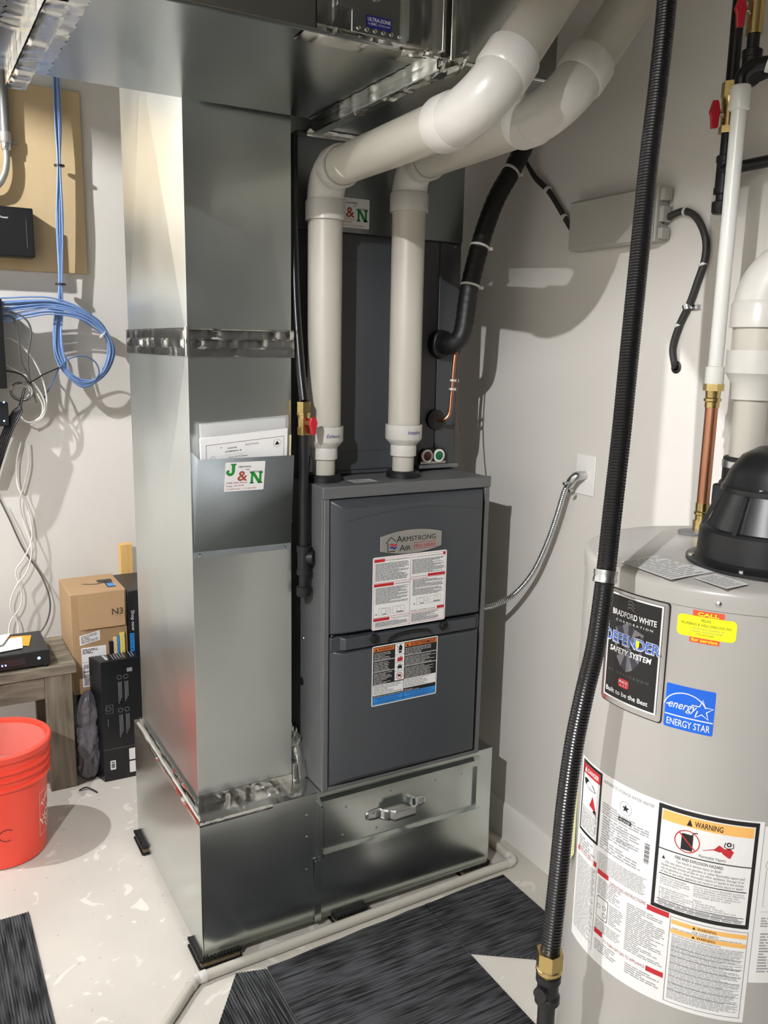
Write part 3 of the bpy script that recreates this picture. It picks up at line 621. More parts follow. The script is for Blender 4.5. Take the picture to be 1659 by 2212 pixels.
t = thing('supply_plenum', 'galvanized supply plenum above the coil cabinet with company sticker', 'duct')
MB().duct((.345, CY, 1.9305), (.868, .72, 2.169), M_GALV_DK, (0, .002, 0)).build('body', t, bevel=.001)
MB().box((.343, CY - .012, 2.155), (.64, CY, 2.163), M_GALV_DK).build('top_flange', t)
company_sticker('sticker', t, flat_map((.4545, CY - .002, 1.943)))
mb = MB(); foil(mb, (.368, CY - .012, 2.163), (.62, CY - .012, 2.163), (0, -.02, .005), (0, -1, 1), M_FOIL, .008, 30, 4, 41); foil(mb, (.368, CY - .013, 2.155), (.62, CY - .013, 2.155), (0, 0, .012), (0, -1, 0), M_FOIL, .004, 30, 3, 42); mb.build('foil_tape', t, smooth=20, recalc=False)

# ---------------------------------------------------------------- supply trunk under the ceiling
TZ, TZ1, TYF, TYB = 2.170, 2.50, -.475, .058
t = thing('supply_duct', 'large galvanized supply duct overhead crossing in front of the return riser', 'duct')
MB().duct((-1.25, TYF, TZ), (-.330, TYB, TZ1), M_GALV_T, (0, .002, .003)).build('duct_section', t)
MB().duct((-.326, TYF, TZ), (.364, TYB, TZ1), M_GALV_T, (0, .002, .003)).build('duct_section', t)
MB().box((.368, TYF, TZ), (.64, .70, TZ1), M_GALV_T).build('duct_section', t)
mb = MB()
def foil_wrap(mb, p0, p1, r, m, n=60, seed=0):
    rg = random.Random(seed); pts = [V(p0).lerp(V(p1), i / n) for i in range(n + 1)]; rr = [r * rg.uniform(.75, 1.15) for _ in pts]
    mb.tube(pts, lambda i, N: rr[i], m, 9)
foil(mb, (-.385, TYF, TZ - .0006), (-.385, TYB, TZ - .0006), (.115, 0, 0), (0, 0, -1), M_FOIL, .003, 60, 6, 51)
mb.build('foil_tape', t, smooth=20, recalc=False)
mb = MB(); mb.prism([(-.345, TYF, TZ), (-.345, TYF, TZ - .024), (-.339, TYF, TZ - .03), (-.315, TYF, TZ - .03), (-.311, TYF, TZ - .024), (-.311, TYF, TZ)], (0, TYB - TYF, 0), M_FOIL)
foil(mb, (-.346, TYF, TZ - .0315), (-.346, TYB + .006, TZ - .0315), (.036, 0, 0), (0, 0, -1), M_FOIL, .005, 70, 6, 52); foil(mb, (-.3475, TYF, TZ - .03), (-.3475, TYB, TZ - .03), (0, 0, .03), (-1, 0, 0), M_FOIL, .002, 60, 4, 53)
mb.build('standing_seam', t, smooth=20, recalc=False)
mb = MB(); foil(mb, (.325, TYF, TZ - .0006), (.325, TYB, TZ - .0006), (.075, 0, 0), (0, 0, -1), M_FOIL, .002, 60, 5, 54)
mb.prism([(.353, TYF, TZ), (.353, TYF, TZ - .016), (.357, TYF, TZ - .022), (.375, TYF, TZ - .022), (.379, TYF, TZ - .016), (.379, TYF, TZ)], (0, TYB - TYF + .03, 0), M_FOIL)
foil(mb, (.352, TYF, TZ - .0225), (.352, TYB + .035, TZ - .0225), (.028, 0, 0), (0, 0, -1), M_FOIL, .005, 70, 6, 55); foil(mb, (.3803, TYF, TZ - .02), (.3803, TYB + .03, TZ - .02), (0, 0, .02), (1, 0, 0), M_FOIL, .003, 60, 3, 56); foil(mb, (.3517, TYF, TZ - .02), (.3517, TYB + .03, TZ - .02), (0, 0, .02), (-1, 0, 0), M_FOIL, .003, 60, 3, 57)
mb.build('standing_seam', t, smooth=20, recalc=False)
# front bottom corner beads, vertical seams
MB().tube([(-1.25, TYF - .001, TZ + .002), (.364, TYF - .001, TZ + .002)], .004, M_GALV_T, 8).build('corner_bead', t)
MB().tube([(.38, TYF - .001, TZ + .002), (.64, TYF - .001, TZ + .002)], .004, M_GALV_T, 8).build('corner_bead', t)
mb = MB(); mb.box((.345, TYF - .026, TZ + .005), (.352, TYF, TZ1), M_FOIL); mb.box((.362, TYF - .030, TZ - .01), (.372, TYF, TZ1), M_FOIL); mb.build('vertical_seam', t, bevel=.002)
mb = MB(); mb.box((.408, TYF - .010, TZ + .02), (.416, TYF, TZ1), M_GALV_T); mb.build('vertical_seam', t)
mb = MB(); foil(mb, (.372, TYF - .0008, TZ), (.372, TYF - .0008, TZ1), (.06, 0, 0), (0, -1, 0), M_GALV_T, .002, 30, 5, 58); mb.build('foil_tape', t, smooth=20, recalc=False)
mb = MB(); foil(mb, (.345, TYF - .03, TZ - .012), (.415, TYF - .012, TZ + .012), (0, .02, -.018), (0, -1, -.5), M_FOIL, .014, 14, 6, 59); foil(mb, (.355, TYF - .02, TZ - .02), (.39, TYF + .05, TZ - .02), (.03, -.02, .01), (0, -.2, -1), M_FOIL, .008, 10, 5, 60); mb.build('foil_tape', t, smooth=15, recalc=False)
# zone damper on the front face
dm = MB(); dm.box((.165, TYF - .006, TZ + .012), (.277, TYF, TZ + .24), M_GALV_B); dmo = dm.build('damper_plate', t, bevel=.001); tag(dmo, 'bare metal zone damper plate with blue sticker')
MB().box((.274, TYF - .022, TZ + .012), (.279, TYF, TZ + .24), M_GALV_B).build('edge_flange', dmo)
MB().lathe([(.009, 0), (.009, .004), (.004, .006), (.003, .010), (0, .010)], (.214, TYF - .006, TZ + .078), M_STEEL, (0, -1, 0), n=14).build('shaft_bushing', dmo)
L = Label(flat_map((.194, TYF - .0065, TZ + .024))); L.rect(0, 0, .052, .021, M_INKN, 0, r=.002); L.text('ULTRA-ZONE', .0025, .0115, .0082, M_VINYL, 1, width=.047, bold=.02); L.text('by', .004, .0055, .005, M_VINYL, 1, width=.004); L.text('EWC', .010, .0048, .006, M_VINYL, 1, width=.011, bold=.02); L.text('CONTROLS INC', .023, .0055, .004, M_VINYL, 1, width=.026); L.build('sticker', dmo, smooth=0, recalc=False)
for k in range(6): MB().lathe([(.004, 0), (.0035, .003), (0, .004)], (.178 + .017 * k, TYF - .006, TZ + .020), M_STEEL, (0, -1, 0), n=8).build('screw', dmo)
mb = MB(); foil(mb, (.098, TYF - .001, TZ + .004), (.165, TYF - .001, TZ + .004), (0, 0, .24), (0, -1, 0), M_GALV_T, .006, 14, 20, 61); foil(mb, (.098, TYF - .002, TZ + .014), (.352, TYF - .008, TZ + .012), (0, .004, -.014), (0, -1, -.3), M_FOIL, .008, 44, 4, 62)
foil(mb, (.279, TYF - .003, TZ + .01), (.348, TYF - .003, TZ + .01), (0, 0, .24), (0, -1, 0), M_GALV_T, .005, 12, 20, 63)
foil(mb, (.075, TYF - .001, TZ - .0009), (.335, TYF - .001, TZ - .0009), (0, .05, 0), (0, 0, -1), M_FOIL, .0012, 40, 4, 64)
foil(mb, (.268, TYF - .01, TZ + .002), (.32, TYF - .02, TZ + .004), (0, .012, -.012), (0, -1, -.6), M_FOIL, .012, 10, 6, 65); mb.build('foil_tape', t, smooth=15, recalc=False)
MB().box((.135, TYF - .012, TZ + .048), (.163, TYF - .004, TZ + .075), M_GALV_B).build('wire_clip', t)

# ---------------------------------------------------------------- exhaust and intake pipes
def vent_line(name, label, px, py, z_el, B, up, word, th, zlab):
    t = thing(name, label, 'pipe', 'white furnace vent pipes')
    r2, r3 = .0302, .0445
    MB().cyl((px, py, FZ1 - .003), (px, py, 1.345), r2, M_PVC, 36).build('inlet_pipe', t)
    MB().lathe([(r2 * 1.02, 1.333), (.0365, 1.334), (.0365, 1.362), (.036, 1.364), (.049, 1.379), (.0515, 1.383), (.0515, 1.421), (.0465, 1.421), (.0465, 1.41)], (px, py, 0), M_PVCF, n=48).build('reducer', t)
    P = V(px, py, z_el); d1 = V(0, 0, 1); Bv = V(B); d2 = (Bv - P).normalized(); d3 = V(up).normalized()
    o, e1 = elbow('elbow', t, P, d1, d2, r3, .070, M_PVCF, .045, 40)
    o, e2 = elbow('elbow', t, Bv, d2, d3, r3, .072, M_PVCF, .045, 40)
    MB().cyl((px, py, 1.405), P - d1 * (e1 - .02), r3, M_PVC, 48).build('riser_pipe', t)
    MB().cyl(P + d2 * (e1 - .02), Bv - d2 * (e2 - .02), r3, M_PVC, 48).build('run_pipe', t)
    k = (ZC - Bv.z) / d3.z
    end = Bv + d3 * min(k - .06, (1.05 - Bv.x) / d3.x)
    MB().cyl(Bv + d3 * (e2 - .02), end, r3, M_PVC, 48).build('rising_pipe', t)
    L = Label(cyl_map(px, py, zlab, .0515, th), .0006); L.text(word, 0, 0, .014, M_INKN, 1, width=.040, shear=.25); L.build('handwriting', t, smooth=0, recalc=False)
    return t
vent_line('exhaust_pipe', 'white exhaust vent pipe on the left, marked Exhaust in blue ink', PIPES[0][0], PIPES[0][1], 2.062, (.322, -.655, 2.035), (.60, .05, .80), 'Exhaust', 252, 1.394)
vent_line('intake_pipe', 'white air intake pipe on the right, marked Intake in blue ink', PIPES[1][0], PIPES[1][1], 2.100, (.560, -.585, 2.085), (.62, .05, .78), 'Intake', 252, 1.397)

# ---------------------------------------------------------------- gas line between riser and furnace
t = thing('furnace_gas_line', 'black gas line with red handled brass valve left of the furnace', 'pipe')
gx, gy = .3145, .055
pts = resample(catmull([(gx - .004, .115, 2.14), (gx - .004, .112, 1.93), (gx - .004, .098, 1.74), (gx - .002, .074, 1.58), (gx, gy, 1.49)], 20), .004)
MB().tube(pts, lambda i, N: .0125 if i % 2 else .0113, M_BLKG, 12).build('flexible_hose', t)
mb = MB(); hexnut(mb, (gx, gy, 1.462), (gx, gy, 1.49), .0185, M_BRASS); mb.lathe([(.016, 1.448), (.016, 1.455), (.0185, 1.456), (.0185, 1.462)], (gx, gy, 0), M_BRASS, n=16); hexnut(mb, (gx, gy, 1.425), (gx, gy, 1.448), .0155, M_BRASS); hexnut(mb, (gx, gy, 1.405), (gx, gy, 1.425), .018, M_BRASS); mb.build('brass_valve', t)
mb = MB(); mb.box((gx + .002, gy - .03, 1.432), (gx + .02, gy - .022, 1.446), M_REDP); mb.prism([(gx + .004, gy - .028, 1.452), (gx + .016, gy - .028, 1.452), (gx + .022, gy - .028, 1.438), (gx + .018, gy - .028, 1.42), (gx + .016, gy - .028, 1.407), (gx + .006, gy - .028, 1.407), (gx + .004, gy - .028, 1.42), (gx, gy - .028, 1.438)], (0, -.010, 0), M_REDP); mb.cyl((gx + .008, gy - .028, 1.436), (gx + .008, gy, 1.436), .006, M_STEEL, 10)
tag(mb.build('valve_handle', t, bevel=.002), 'red lever handle')
mb = MB(); mb.cyl((gx, gy, 1.10), (gx, gy, 1.405), .0125, M_IRON, 18); mb.build('drop_pipe', t)
mb = MB(); mb.lathe([(.013, 1.095), (.019, 1.096), (.019, 1.112), (.0165, 1.114), (.0165, 1.045), (.019, 1.047), (.019, 1.034), (.013, 1.033)], (gx, gy, 0), M_IRON, n=20); mb.lathe([(.0165, 0), (.0165, .012), (.020, .012), (.020, .024), (.014, .024)], (gx + .004, gy, 1.08), M_IRON, (.75, -.65, 0), n=20); mb.build('tee', t)
mb = MB(); mb.cyl((gx, gy, .985), (gx, gy, 1.04), .0125, M_IRON, 18); mb.lathe([(.0175, .975), (.0195, .98), (.0195, 1.0), (.013, 1.002)], (gx, gy, 0), M_IRON, n=20); mb.build('drip_leg', t)

# ---------------------------------------------------------------- refrigerant lines
t = thing('suction_line', 'thick black insulated refrigerant line rising from the coil cabinet', 'pipe')
sp = [(.800, .150, 1.642), (.802, .115, 1.643), (.815, .090, 1.662), (.826, .088, 1.70), (.842, .095, 1.79), (.870, .10, 1.89), (.90, .105, 1.975), (.94, .11, 2.06), (1.0, .115, 2.15), (1.045, .115, 2.25), (1.05, .115, 2.42), (1.05, .115, 2.995)]
pts = resample(catmull(sp, 12), .006)
MB().tube(pts, lambda i, N: .0265 + .0007 * math.sin(i * 1.7) + (.0015 if i < 8 else 0), M_BLK, 18).build('insulation', t)
def tie_at(parent, p, d, r, tail=(0, 0, 0)):
    mb = MB(); mb.lathe([(r, -.003), (r + .0014, -.003), (r + .0014, .003), (r, .003)], p, M_TIE, d, n=20)
    if V(tail).length: q = V(p) + V(tail).normalized() * (r + .004); mb.box(tuple(q - V(.005, .004, .004)), tuple(q + V(.005, .004, .004)), M_TIE)
    return mb.build('zip_tie', parent)
tie_at(t, (.848, .096, 1.806), (.25, .05, .95), .0273, (1, -.6, -.2)); tie_at(t, (.878, .101, 1.915), (.3, .05, .95), .0273, (1, -.6, -.2)); tie_at(t, (.985, .114, 2.13), (.6, .03, .8), .0273, (1, -.6, -.3))
t = thing('liquid_line', 'thin bare copper refrigerant line below the insulated line', 'pipe')
MB().tube(catmull([(.790, .160, 1.424), (.793, .128, 1.426), (.806, .118, 1.445), (.811, .118, 1.50), (.818, .118, 1.60), (.832, .122, 1.68), (.850, .128, 1.80), (.88, .134, 1.89)], 8), .0055, M_COPPER, 10).build('tube', t)
tie_at(t, (.812, .118, 1.515), (.1, 0, 1), .0075, (1, -.5, 0)); tie_at(t, (.814, .118, 1.54), (.1, 0, 1), .0075, (1, -.5, 0))
t = thing('control_cable', 'thin brown thermostat cable running down to the furnace top', 'cable')
MB().tube(catmull([(.846, .124, 1.72), (.828, .110, 1.62), (.821, .106, 1.52), (.826, .10, 1.44), (.843, .10, 1.36), (.856, .10, 1.28)], 8), .0024, mat('brown_cable', '4a3a36', .5), 8).build('jacket', t)

# ---------------------------------------------------------------- condensate drain on the floor
t = thing('condensate_drain', 'white condensate drain pipe lying on the floor in front of the base', 'pipe')
r = .0135; z = r + .0012
A, B, Cc = V(1.026, -.018, z), V(-.034, -.044, z), V(-.19, -.205, z)
d0 = V(0, -1, 0); d1 = (B - A).normalized(); d2 = (Cc - B).normalized()
MB().cyl((1.026, .55, z), A + V(0, .03, 0), r, M_PVC, 20).build('pipe', t)
elbow('elbow', t, A, d0, d1, r, .020, M_PVCF, .014, 20)
MB().cyl(A + d1 * .028, B - d1 * .022, r, M_PVC, 20).build('pipe', t)
elbow('elbow', t, B, d1, d2, r, .030, M_PVCF, .016, 20)
MB().cyl(B + d2 * .02, Cc + d2 * .25, r, M_PVC, 20).build('pipe', t)

# ---------------------------------------------------------------- carpet tiles
def carpet(label, poly, along):
    """ribbed carpet tile: polygon cut into thin ribs with a rounded top"""
    bm = bmesh.new(); H = .0055
    vs = [bm.verts.new((x, y, H)) for x, y in poly]; bm.faces.new(vs)
    ax = 1 if along == 'x' else 0; lo = min(p[ax] for p in poly); hi = max(p[ax] for p in poly); P = .0036; k = 0; c = lo
    while c < hi:
        n = V(0, 1, 0) if ax == 1 else V(1, 0, 0)
        bmesh.ops.bisect_plane(bm, geom=bm.verts[:] + bm.edges[:] + bm.faces[:], plane_co=n * c, plane_no=n); c += P
    for v in bm.verts:
        i = round((v.co[ax] - lo) / P); v.co.z = H + (.0014 if i % 2 else -.0014)
    bd = [e for e in bm.edges if e.is_boundary]
    ex = bmesh.ops.extrude_edge_only(bm, edges=bd)
    for g in ex['geom']:
        if isinstance(g, bmesh.types.BMVert): g.co.z = 0.0003
    bmesh.ops.recalc_face_normals(bm, faces=bm.faces)
    me = bpy.data.meshes.new('carpet_tile'); bm.to_mesh(me); bm.free(); me.materials.append(M_CARPX if along == 'x' else M_CARPY)
    o = bpy.data.objects.new('carpet_tile', me); COL.objects.link(o); tag(o, label, 'carpet', 'loose dark ribbed carpet tiles')
carpet('dark ribbed carpet tile at the lower left below the red bucket', [(-.984, -.155), (-.374, -.155), (-.374, .455), (-.984, .455)], 'y')
carpet('largest dark ribbed carpet tile in front of the filter door', [(.142, -.66), (.655, -.66), (.659, -.056), (.150, -.080)], 'x')
carpet('dark ribbed carpet tile with a cut corner beside the water heater', [(.662, -.290), (.957, -.500), (.957, -.046), (.662, -.055)], 'x')
carpet('dark ribbed carpet tile sliver with slanted edge by the white drain elbow', [(.069, -.062), (.147, -.084), (.139, -.66), (-.33, -.66)], 'y')

# ---------------------------------------------------------------- right wall fittings
t = thing('control_box', 'beige gray low voltage control box mounted high on the right wall', 'box')
MB().box((1.055, -.382, 1.900), (1.0995, -.072, 2.030), M_BOXG).build('housing', t, bevel=.004)
MB().box((1.048, -.378, 1.903), (1.056, -.076, 2.027), M_BOXG).build('cover', t, bevel=.004)
for z0, z1 in ((1.995, 2.025), (1.945, 1.982), (1.905, 1.932)): MB().box((1.064, -.396, z0), (1.092, -.382, z1), M_BOXG).build('side_tab', t, bevel=.002)
def cable(name, label, pts, r, m, cat='cable', group=None, ties=(), n=8, steps=8):
    o = MB().tube(catmull(pts, steps), r, m, n).build(name); tag(o, label, cat, group); return o
t = thing('wall_cable', 'dark cable looping from the control box to a hole in the wall', 'cable')
wc = [(1.0750, -0.3580, 1.9390), (1.0850, -0.3950, 1.9570), (1.0880, -0.4390, 1.9650), (1.0880, -0.4800, 1.9440), (1.0880, -0.5090, 1.8960), (1.0880, -0.5120, 1.8480), (1.0880, -0.4960, 1.7970), (1.0880, -0.4770, 1.7440), (1.0880, -0.4540, 1.7000), (1.0880, -0.4380, 1.6450), (1.0940, -0.4420, 1.6050), (1.1040, -0.4370, 1.5970)]
MB().tube(catmull(wc, 8), .0085, M_DCAB, 12).build('jacket', t)
for p, d in (((1.0880, -0.4430, 1.9640), (0, 1, .1)), ((1.0880, -0.5090, 1.8360), (0, .35, 1)), ((1.0880, -0.4510, 1.6960), (0, .45, 1))): tie_at(t, p, d, .009)
k = (1.0860, -0.4740, 1.7390)
mb = MB(); mb.lathe([(.0095, -.006), (.0115, -.006), (.0115, .006), (.0095, .006)], k, M_STEEL, (0, .35, 1), n=18); mb.box((1.094, k[1] - .03, k[2] - .006), (1.0995, k[1] - .008, k[2] + .006), M_STEEL); mb.build('cable_clamp', t)
MB().lathe([(.016, 0), (.013, .002), (.009, .002), (.009, 0)], (1.0990, -0.4440, 1.5960), M_BLK, (-1, 0, 0), n=16).build('wall_hole', t)
t = thing('sensor_cables', 'dark cable pair running from the control box up to the vent pipes', 'cable')
for dy in (0, .009):
    MB().tube(catmull([(1.085, -.060, 1.955 - dy), (1.085, -.03, 1.985 - dy), (1.085, .01, 2.03 - dy), (1.082, .06, 2.085 - dy), (1.075, .115, 2.13 - dy), (1.06, .15, 2.18)], 8), .005, M_DCAB, 8).build('jacket', t)
for p in ((1.083, -.012, 1.998), (1.081, .062, 2.083)): tie_at(t, p, (0, .7, .7), .011)

t = thing('wall_plate', 'white blank wall plate on the right wall with conduit fitting', 'wall plate')
MB().box((1.0955, -.189, 1.227), (1.0998, -.112, 1.342), M_WHT).build('plate', t, bevel=.003)
for z in (1.325, 1.245): MB().lathe([(.003, 0), (.0025, .0012), (0, .0012)], (1.0955, -.150, z), M_WHT, (-1, 0, 0), n=10).build('screw', t)
t = thing('flexible_conduit', 'ribbed metal conduit drooping from the wall plate to the furnace side', 'conduit')
cp = [(1.062, -.128, 1.262), (1.058, -.112, 1.235), (1.056, -.085, 1.15), (1.054, -.05, 1.06), (1.045, -.005, .965), (1.02, .045, .89), (.97, .075, .853), (.92, .085, .848), (.868, .088, .855)]
MB().tube(resample(catmull(cp, 14), .0032), lambda i, N: .0088 if i % 2 else .0074, M_STEEL, 12).build('sheath', t)
mb = MB(); mb.cyl((1.096, -.150, 1.284), (1.072, -.150, 1.284), .0125, M_STEEL, 18); mb.tube(catmull([(1.082, -.150, 1.284), (1.068, -.147, 1.282), (1.062, -.138, 1.272), (1.062, -.122, 1.25)], 5), .0135, M_STEEL, 14)
for p in ((1.05, -.128, 1.262), (1.052, -.150, 1.245)): mb.lathe([(.005, 0), (.005, .012), (0, .013)], p, M_STEEL, (-1, 0, -.2), n=10)
mb.build('angle_connector', t)

# ---------------------------------------------------------------- water heater
WX, WY, WR = .79, -.9, .277
t = thing('water_heater', 'light gray tank water heater with labels and black vent blower on top', 'water heater')
wh = t
MB().lathe([(WR - .012, .022), (WR, .030), (WR, 1.222)], (WX, WY, 0), M_WH, n=160).build('tank_jacket', t)
MB().lathe([(WR + .0028, 1.214), (WR + .0030, 1.216), (WR + .0030, 1.240), (WR + .001, 1.247), (WR - .006, 1.251), (.20, 1.256), (0, 1.260)], (WX, WY, 0), M_WH, n=160).build('top_cap', t, smooth=50)
MB().lathe([(WR - .03, 0), (WR - .03, .024)], (WX, WY, 0), M_BLK, n=64).build('base_ring', t)
for th in (172, 214, 245): 
    a = math.radians(th); MB().lathe([(.0055, 0), (.005, .002), (0, .004)], (WX + (WR + .003) * math.cos(a), WY + (WR + .003) * math.sin(a), 1.227), M_STEEL, (math.cos(a), math.sin(a), 0), n=12).build('screw', t)
def W(th0, z0): return cyl_map(WX, WY, z0, WR, th0)
RD = WR * math.pi / 180
# badge: chrome bezel round a black panel
u = lambda a, b: (b - a) * RD
L = Label(W(170.0, .994), .0008); w, h = u(170, 198.4), .219
L.rect(0, 0, w, h, M_PLAST, 0, r=.006); L.base = .0018; L.rect(.002, .002, w - .002, h - .002, M_CHROME, 0, r=.006); L.base = .0034; L.rect(.009, .013, w - .011, h - .008, M_VINYL, 0); L.rect(.012, .016, w - .014, h - .011, M_INK, 1)
rim = Label(W(170.0, .994), .0)
for lay, m in ((.0, M_PLAST),):
    for (a0, b0, a1, b1) in ((0, .006, 0, h - .006), (w, .006, w, h - .006)):
        vs = [rim.fm(a0, b0, 0), rim.fm(a0, b1, 0), rim.fm(a0, b1, .0018), rim.fm(a0, b0, .0018)]; L.add(vs, [(0, 1, 2, 3)], M_PLAST)
cxm = w / 2 - .003
L.text('BRADFORD WHITE', .020, .172, .0145, M_VINYL, 3, width=.096, bold=.02); L.text('C O R P O R A T I O N', .030, .161, .006, M_VINYL, 3, width=.08)
for k in range(3): L.stroke([(.055 + .002 * i, .190 + .006 * k + .003 * math.sin(i * .55)) for i in range(9)], .0028, M_INKG, 3)
sh = [(.030, .150), (.046, .156), (.060, .165), (.074, .156), (.094, .150), (.092, .115), (.086, .095), (.075, .080), (.061, .072), (.048, .080), (.037, .095), (.031, .115)]
for i in range(len(sh)): L.poly([(.061, .118), sh[i], sh[(i + 1) % len(sh)]], mat('shield_silver', '85858c', .35, .7) if i % 2 else mat('shield_gray', '4d4d58', .35, .7), 2)
L.text('DEFENDER', .006, .121, .028, mat('silver_ink', 'b9bcc4', .35), 4, width=.122, bold=.055); L.text('DEFENDER', .0085, .1225, .026, mat('badge_blue', '3f62b8', .35), 5, width=.117, bold=.01)
L.poly([(.079, .138), (.086, .138), (.086, .128), (.0825, .123), (.079, .128)], M_INKY, 6)
L.text('SAFETY SYSTEM', .020, .103, .0145, M_VINYL, 5, width=.092, bold=.02, shear=.15); L.text('B Y   C R E S C E N D O', .02, .064, .006, M_INKG, 3, width=.09)
L.rect(.046, .041, .070, .058, M_INKR, 3, r=.005); L.text('PHCC', .048, .0495, .0068, M_VINYL, 4, width=.020, bold=.02); L.text('A R E', .050, .0435, .0045, M_VINYL, 4, width=.016)
L.text('Built to be the Best', .016, .0245, .0125, M_VINYL, 3, width=.095, bold=.012)
tag(L.build('brand_badge', t, smooth=30, recalc=False), 'black badge with chrome border reading Bradford White Defender')
# service sticker
L = Label(W(201.0, 1.163)); w = u(201, 220.5)
L.rect(.024, .033, .074, .047, M_INKRO, 0); L.rect(.022, -.009, .070, .006, M_INKRO, 0); L.rect(0, 0, w, .037, M_INKY, 1, r=.008)
L.text('CALL', .032, .0385, .0085, M_INKY, 2, width=.034, bold=.03); L.text('for service', .025, -.0065, .0078, M_INKY, 2, width=.042, bold=.015)
L.text('PELKE', .039, .0285, .0062, M_INK, 2, width=.015); L.text('PLUMBING & WELL DRILLING INC', .007, .0205, .0062, M_INK, 2, width=.08); L.text('N6758 STATE HIGHWAY 25', .025, .0145, .004, M_INKG, 2, width=.05); L.text('DURAND, WISCONSIN 54736', .023, .0095, .004, M_INKG, 2, width=.05); L.text('(715) 672-5264', .032, .0045, .0045, M_INK, 2, width=.028)
tag(L.build('service_sticker', t, smooth=0, recalc=False), 'fluorescent yellow service sticker')
# blue energy sticker
L = Label(W(199.2, .994)); w = u(199.2, 216.1); h = .079
L.rect(0, 0, w, h, M_INKES, 0, r=.003); L.rect(.001, .0225, w - .001, .0245, M_VINYL, 1); L.text('ENERGY STAR', .005, .0055, .0175, M_VINYL, 1, width=.072, bold=.004)
L.ring(.034, .036, .036, .0018, M_VINYL, 1, 22, 170, 24, .85); L.text('energy', .006, .037, .021, M_VINYL, 1, width=.048, shear=.35, bold=.004); L.stroke([(.002, .041), (.008, .0435)], .002, M_VINYL, 1)
st = [(.062 + (.0185 if i % 2 == 0 else .0075) * math.sin(i * math.pi / 5), .043 + (.0185 if i % 2 == 0 else .0075) * math.cos(i * math.pi / 5)) for i in range(10)]
L.stroke(st[-2:] + st[:8], .0019, M_VINYL, 2); L.stroke([st[7], (.052, .031)], .0019, M_VINYL, 2)
tag(L.build('energy_sticker', t, smooth=0, recalc=False), 'square blue energy star sticker')
# large instruction label
L = Label(W(159.0, .460)); w = u(159, 236.3); h = .392
def a(th): return (th - 159.0) * RD
def zz(z): return z - .460
L.rect(0, 0, w, h, M_VINYL, 0)
L.rect(a(160.2), zz(.698), a(174.2), zz(.848), M_INK, 1); L.rect(a(161.2), zz(.704), a(173.2), zz(.842), M_VINYL, 2); L.rect(a(161.2), zz(.822), a(173.2), zz(.842), M_INKR, 3)
L.text('DANGER', a(164.5), zz(.8275), .012, M_VINYL, 4, width=.038, bold=.02); L.poly([(a(162), zz(.826)), (a(164), zz(.826)), (a(163), zz(.838))], M_VINYL, 4)
L.poly([(a(162), zz(.812)), (a(164), zz(.815)), (a(169), zz(.808)), (a(171), zz(.798)), (a(167), zz(.796)), (a(163), zz(.802))], M_INK, 3); L.poly([(a(167), zz(.765)), (a(172), zz(.758)), (a(171), zz(.768)), (a(169), zz(.788)), (a(168), zz(.775))], M_INKR, 3); L.poly([(a(169.5), zz(.757)), (a(172), zz(.754)), (a(171), zz(.765))], M_INK, 4)
L.rect(a(161.2), zz(.752), a(173.2), zz(.753), M_INK, 3); L.lines(a(161.8), zz(.708), a(172.8), zz(.749), 10, M_INKL, 3)
L.text('AUTOMATIC STORAGE WATER HEATER', a(175.3), zz(.834), .0085, M_INKG, 1, width=u(175.3, 198.6))
L.ring(a(187), zz(.808), .013, .0007, M_INKG, 1); L.poly([(a(187) + (.0085 if i % 2 == 0 else .0035) * math.sin(i * math.pi / 5), zz(.808) + (.0085 if i % 2 == 0 else .0035) * math.cos(i * math.pi / 5)) for i in range(10)], M_INK, 1)
L.rect(a(184), zz(.779), a(190), zz(.787), M_INK, 1, r=.002); L.text('AHRI CERTIFIED', a(184.4), zz(.7812), .005, M_VINYL, 2, width=.024)
L.lines(a(175.5), zz(.772), a(197.5), zz(.796), 5, M_INKL, 1, short=.8); L.lines(a(176), zz(.722), a(190), zz(.770), 9, M_INKL, 1, short=.7); L.lines(a(184), zz(.735), a(194), zz(.765), 6, M_INKL, 1, short=.5); L.lines(a(175.5), zz(.700), a(196), zz(.722), 4, M_INKL, 1, short=.6)
for k in range(14): L.rect(a(196.2), zz(.722 + .0028 * k), a(198.2), zz(.722 + .0028 * k + (.0018 if k % 3 else .001)), M_INK, 1)
L.lines(a(175.5), zz(.656), a(199), zz(.692), 12, M_INKL, 1, short=.1); L.lines(a(161), zz(.66), a(173), zz(.69), 5, M_INKL, 1)
# operating instructions
for a0, a1, z0 in ((160.4, 161.6, .652), (172.6, 174.4, .652), (175.4, 181.6, .645), (199, 207.4, .634), (175.8, 180.4, .520), (200.5, 207.2, .511)): L.rect(a(a0), zz(z0), a(a1), zz(z0 + .0105), M_INKR, 1)
L.text('FOR YOUR SAFETY', a(162), zz(.655), .007, M_INKR, 1, width=u(162, 172)); L.text('OPERATING INSTRUCTIONS', a(182.2), zz(.640), .0095, mat('maroon_ink', '8a2430', .4), 1, width=u(182.2, 198.4)); L.text('TO TURN OFF GAS TO APPLIANCE', a(181), zz(.5135), .009, mat('maroon_ink', '8a2430', .4), 1, width=u(181, 200))
L.rect(a(174.7), zz(.475), a(174.85), zz(.69), M_INKG, 1)
L.lines(a(160.6), zz(.485), a(174), zz(.645), 42, M_INKL, 1, short=.15); L.lines(a(176), zz(.605), a(188), zz(.640), 9, M_INKL, 1, short=.5); L.lines(a(191), zz(.53), a(206.5), zz(.628), 24, M_INKL, 1, short=.4); L.lines(a(176), zz(.53), a(189), zz(.552), 6, M_INKL, 1); L.lines(a(183), zz(.558), a(189.5), zz(.60), 10, M_INKL, 1)
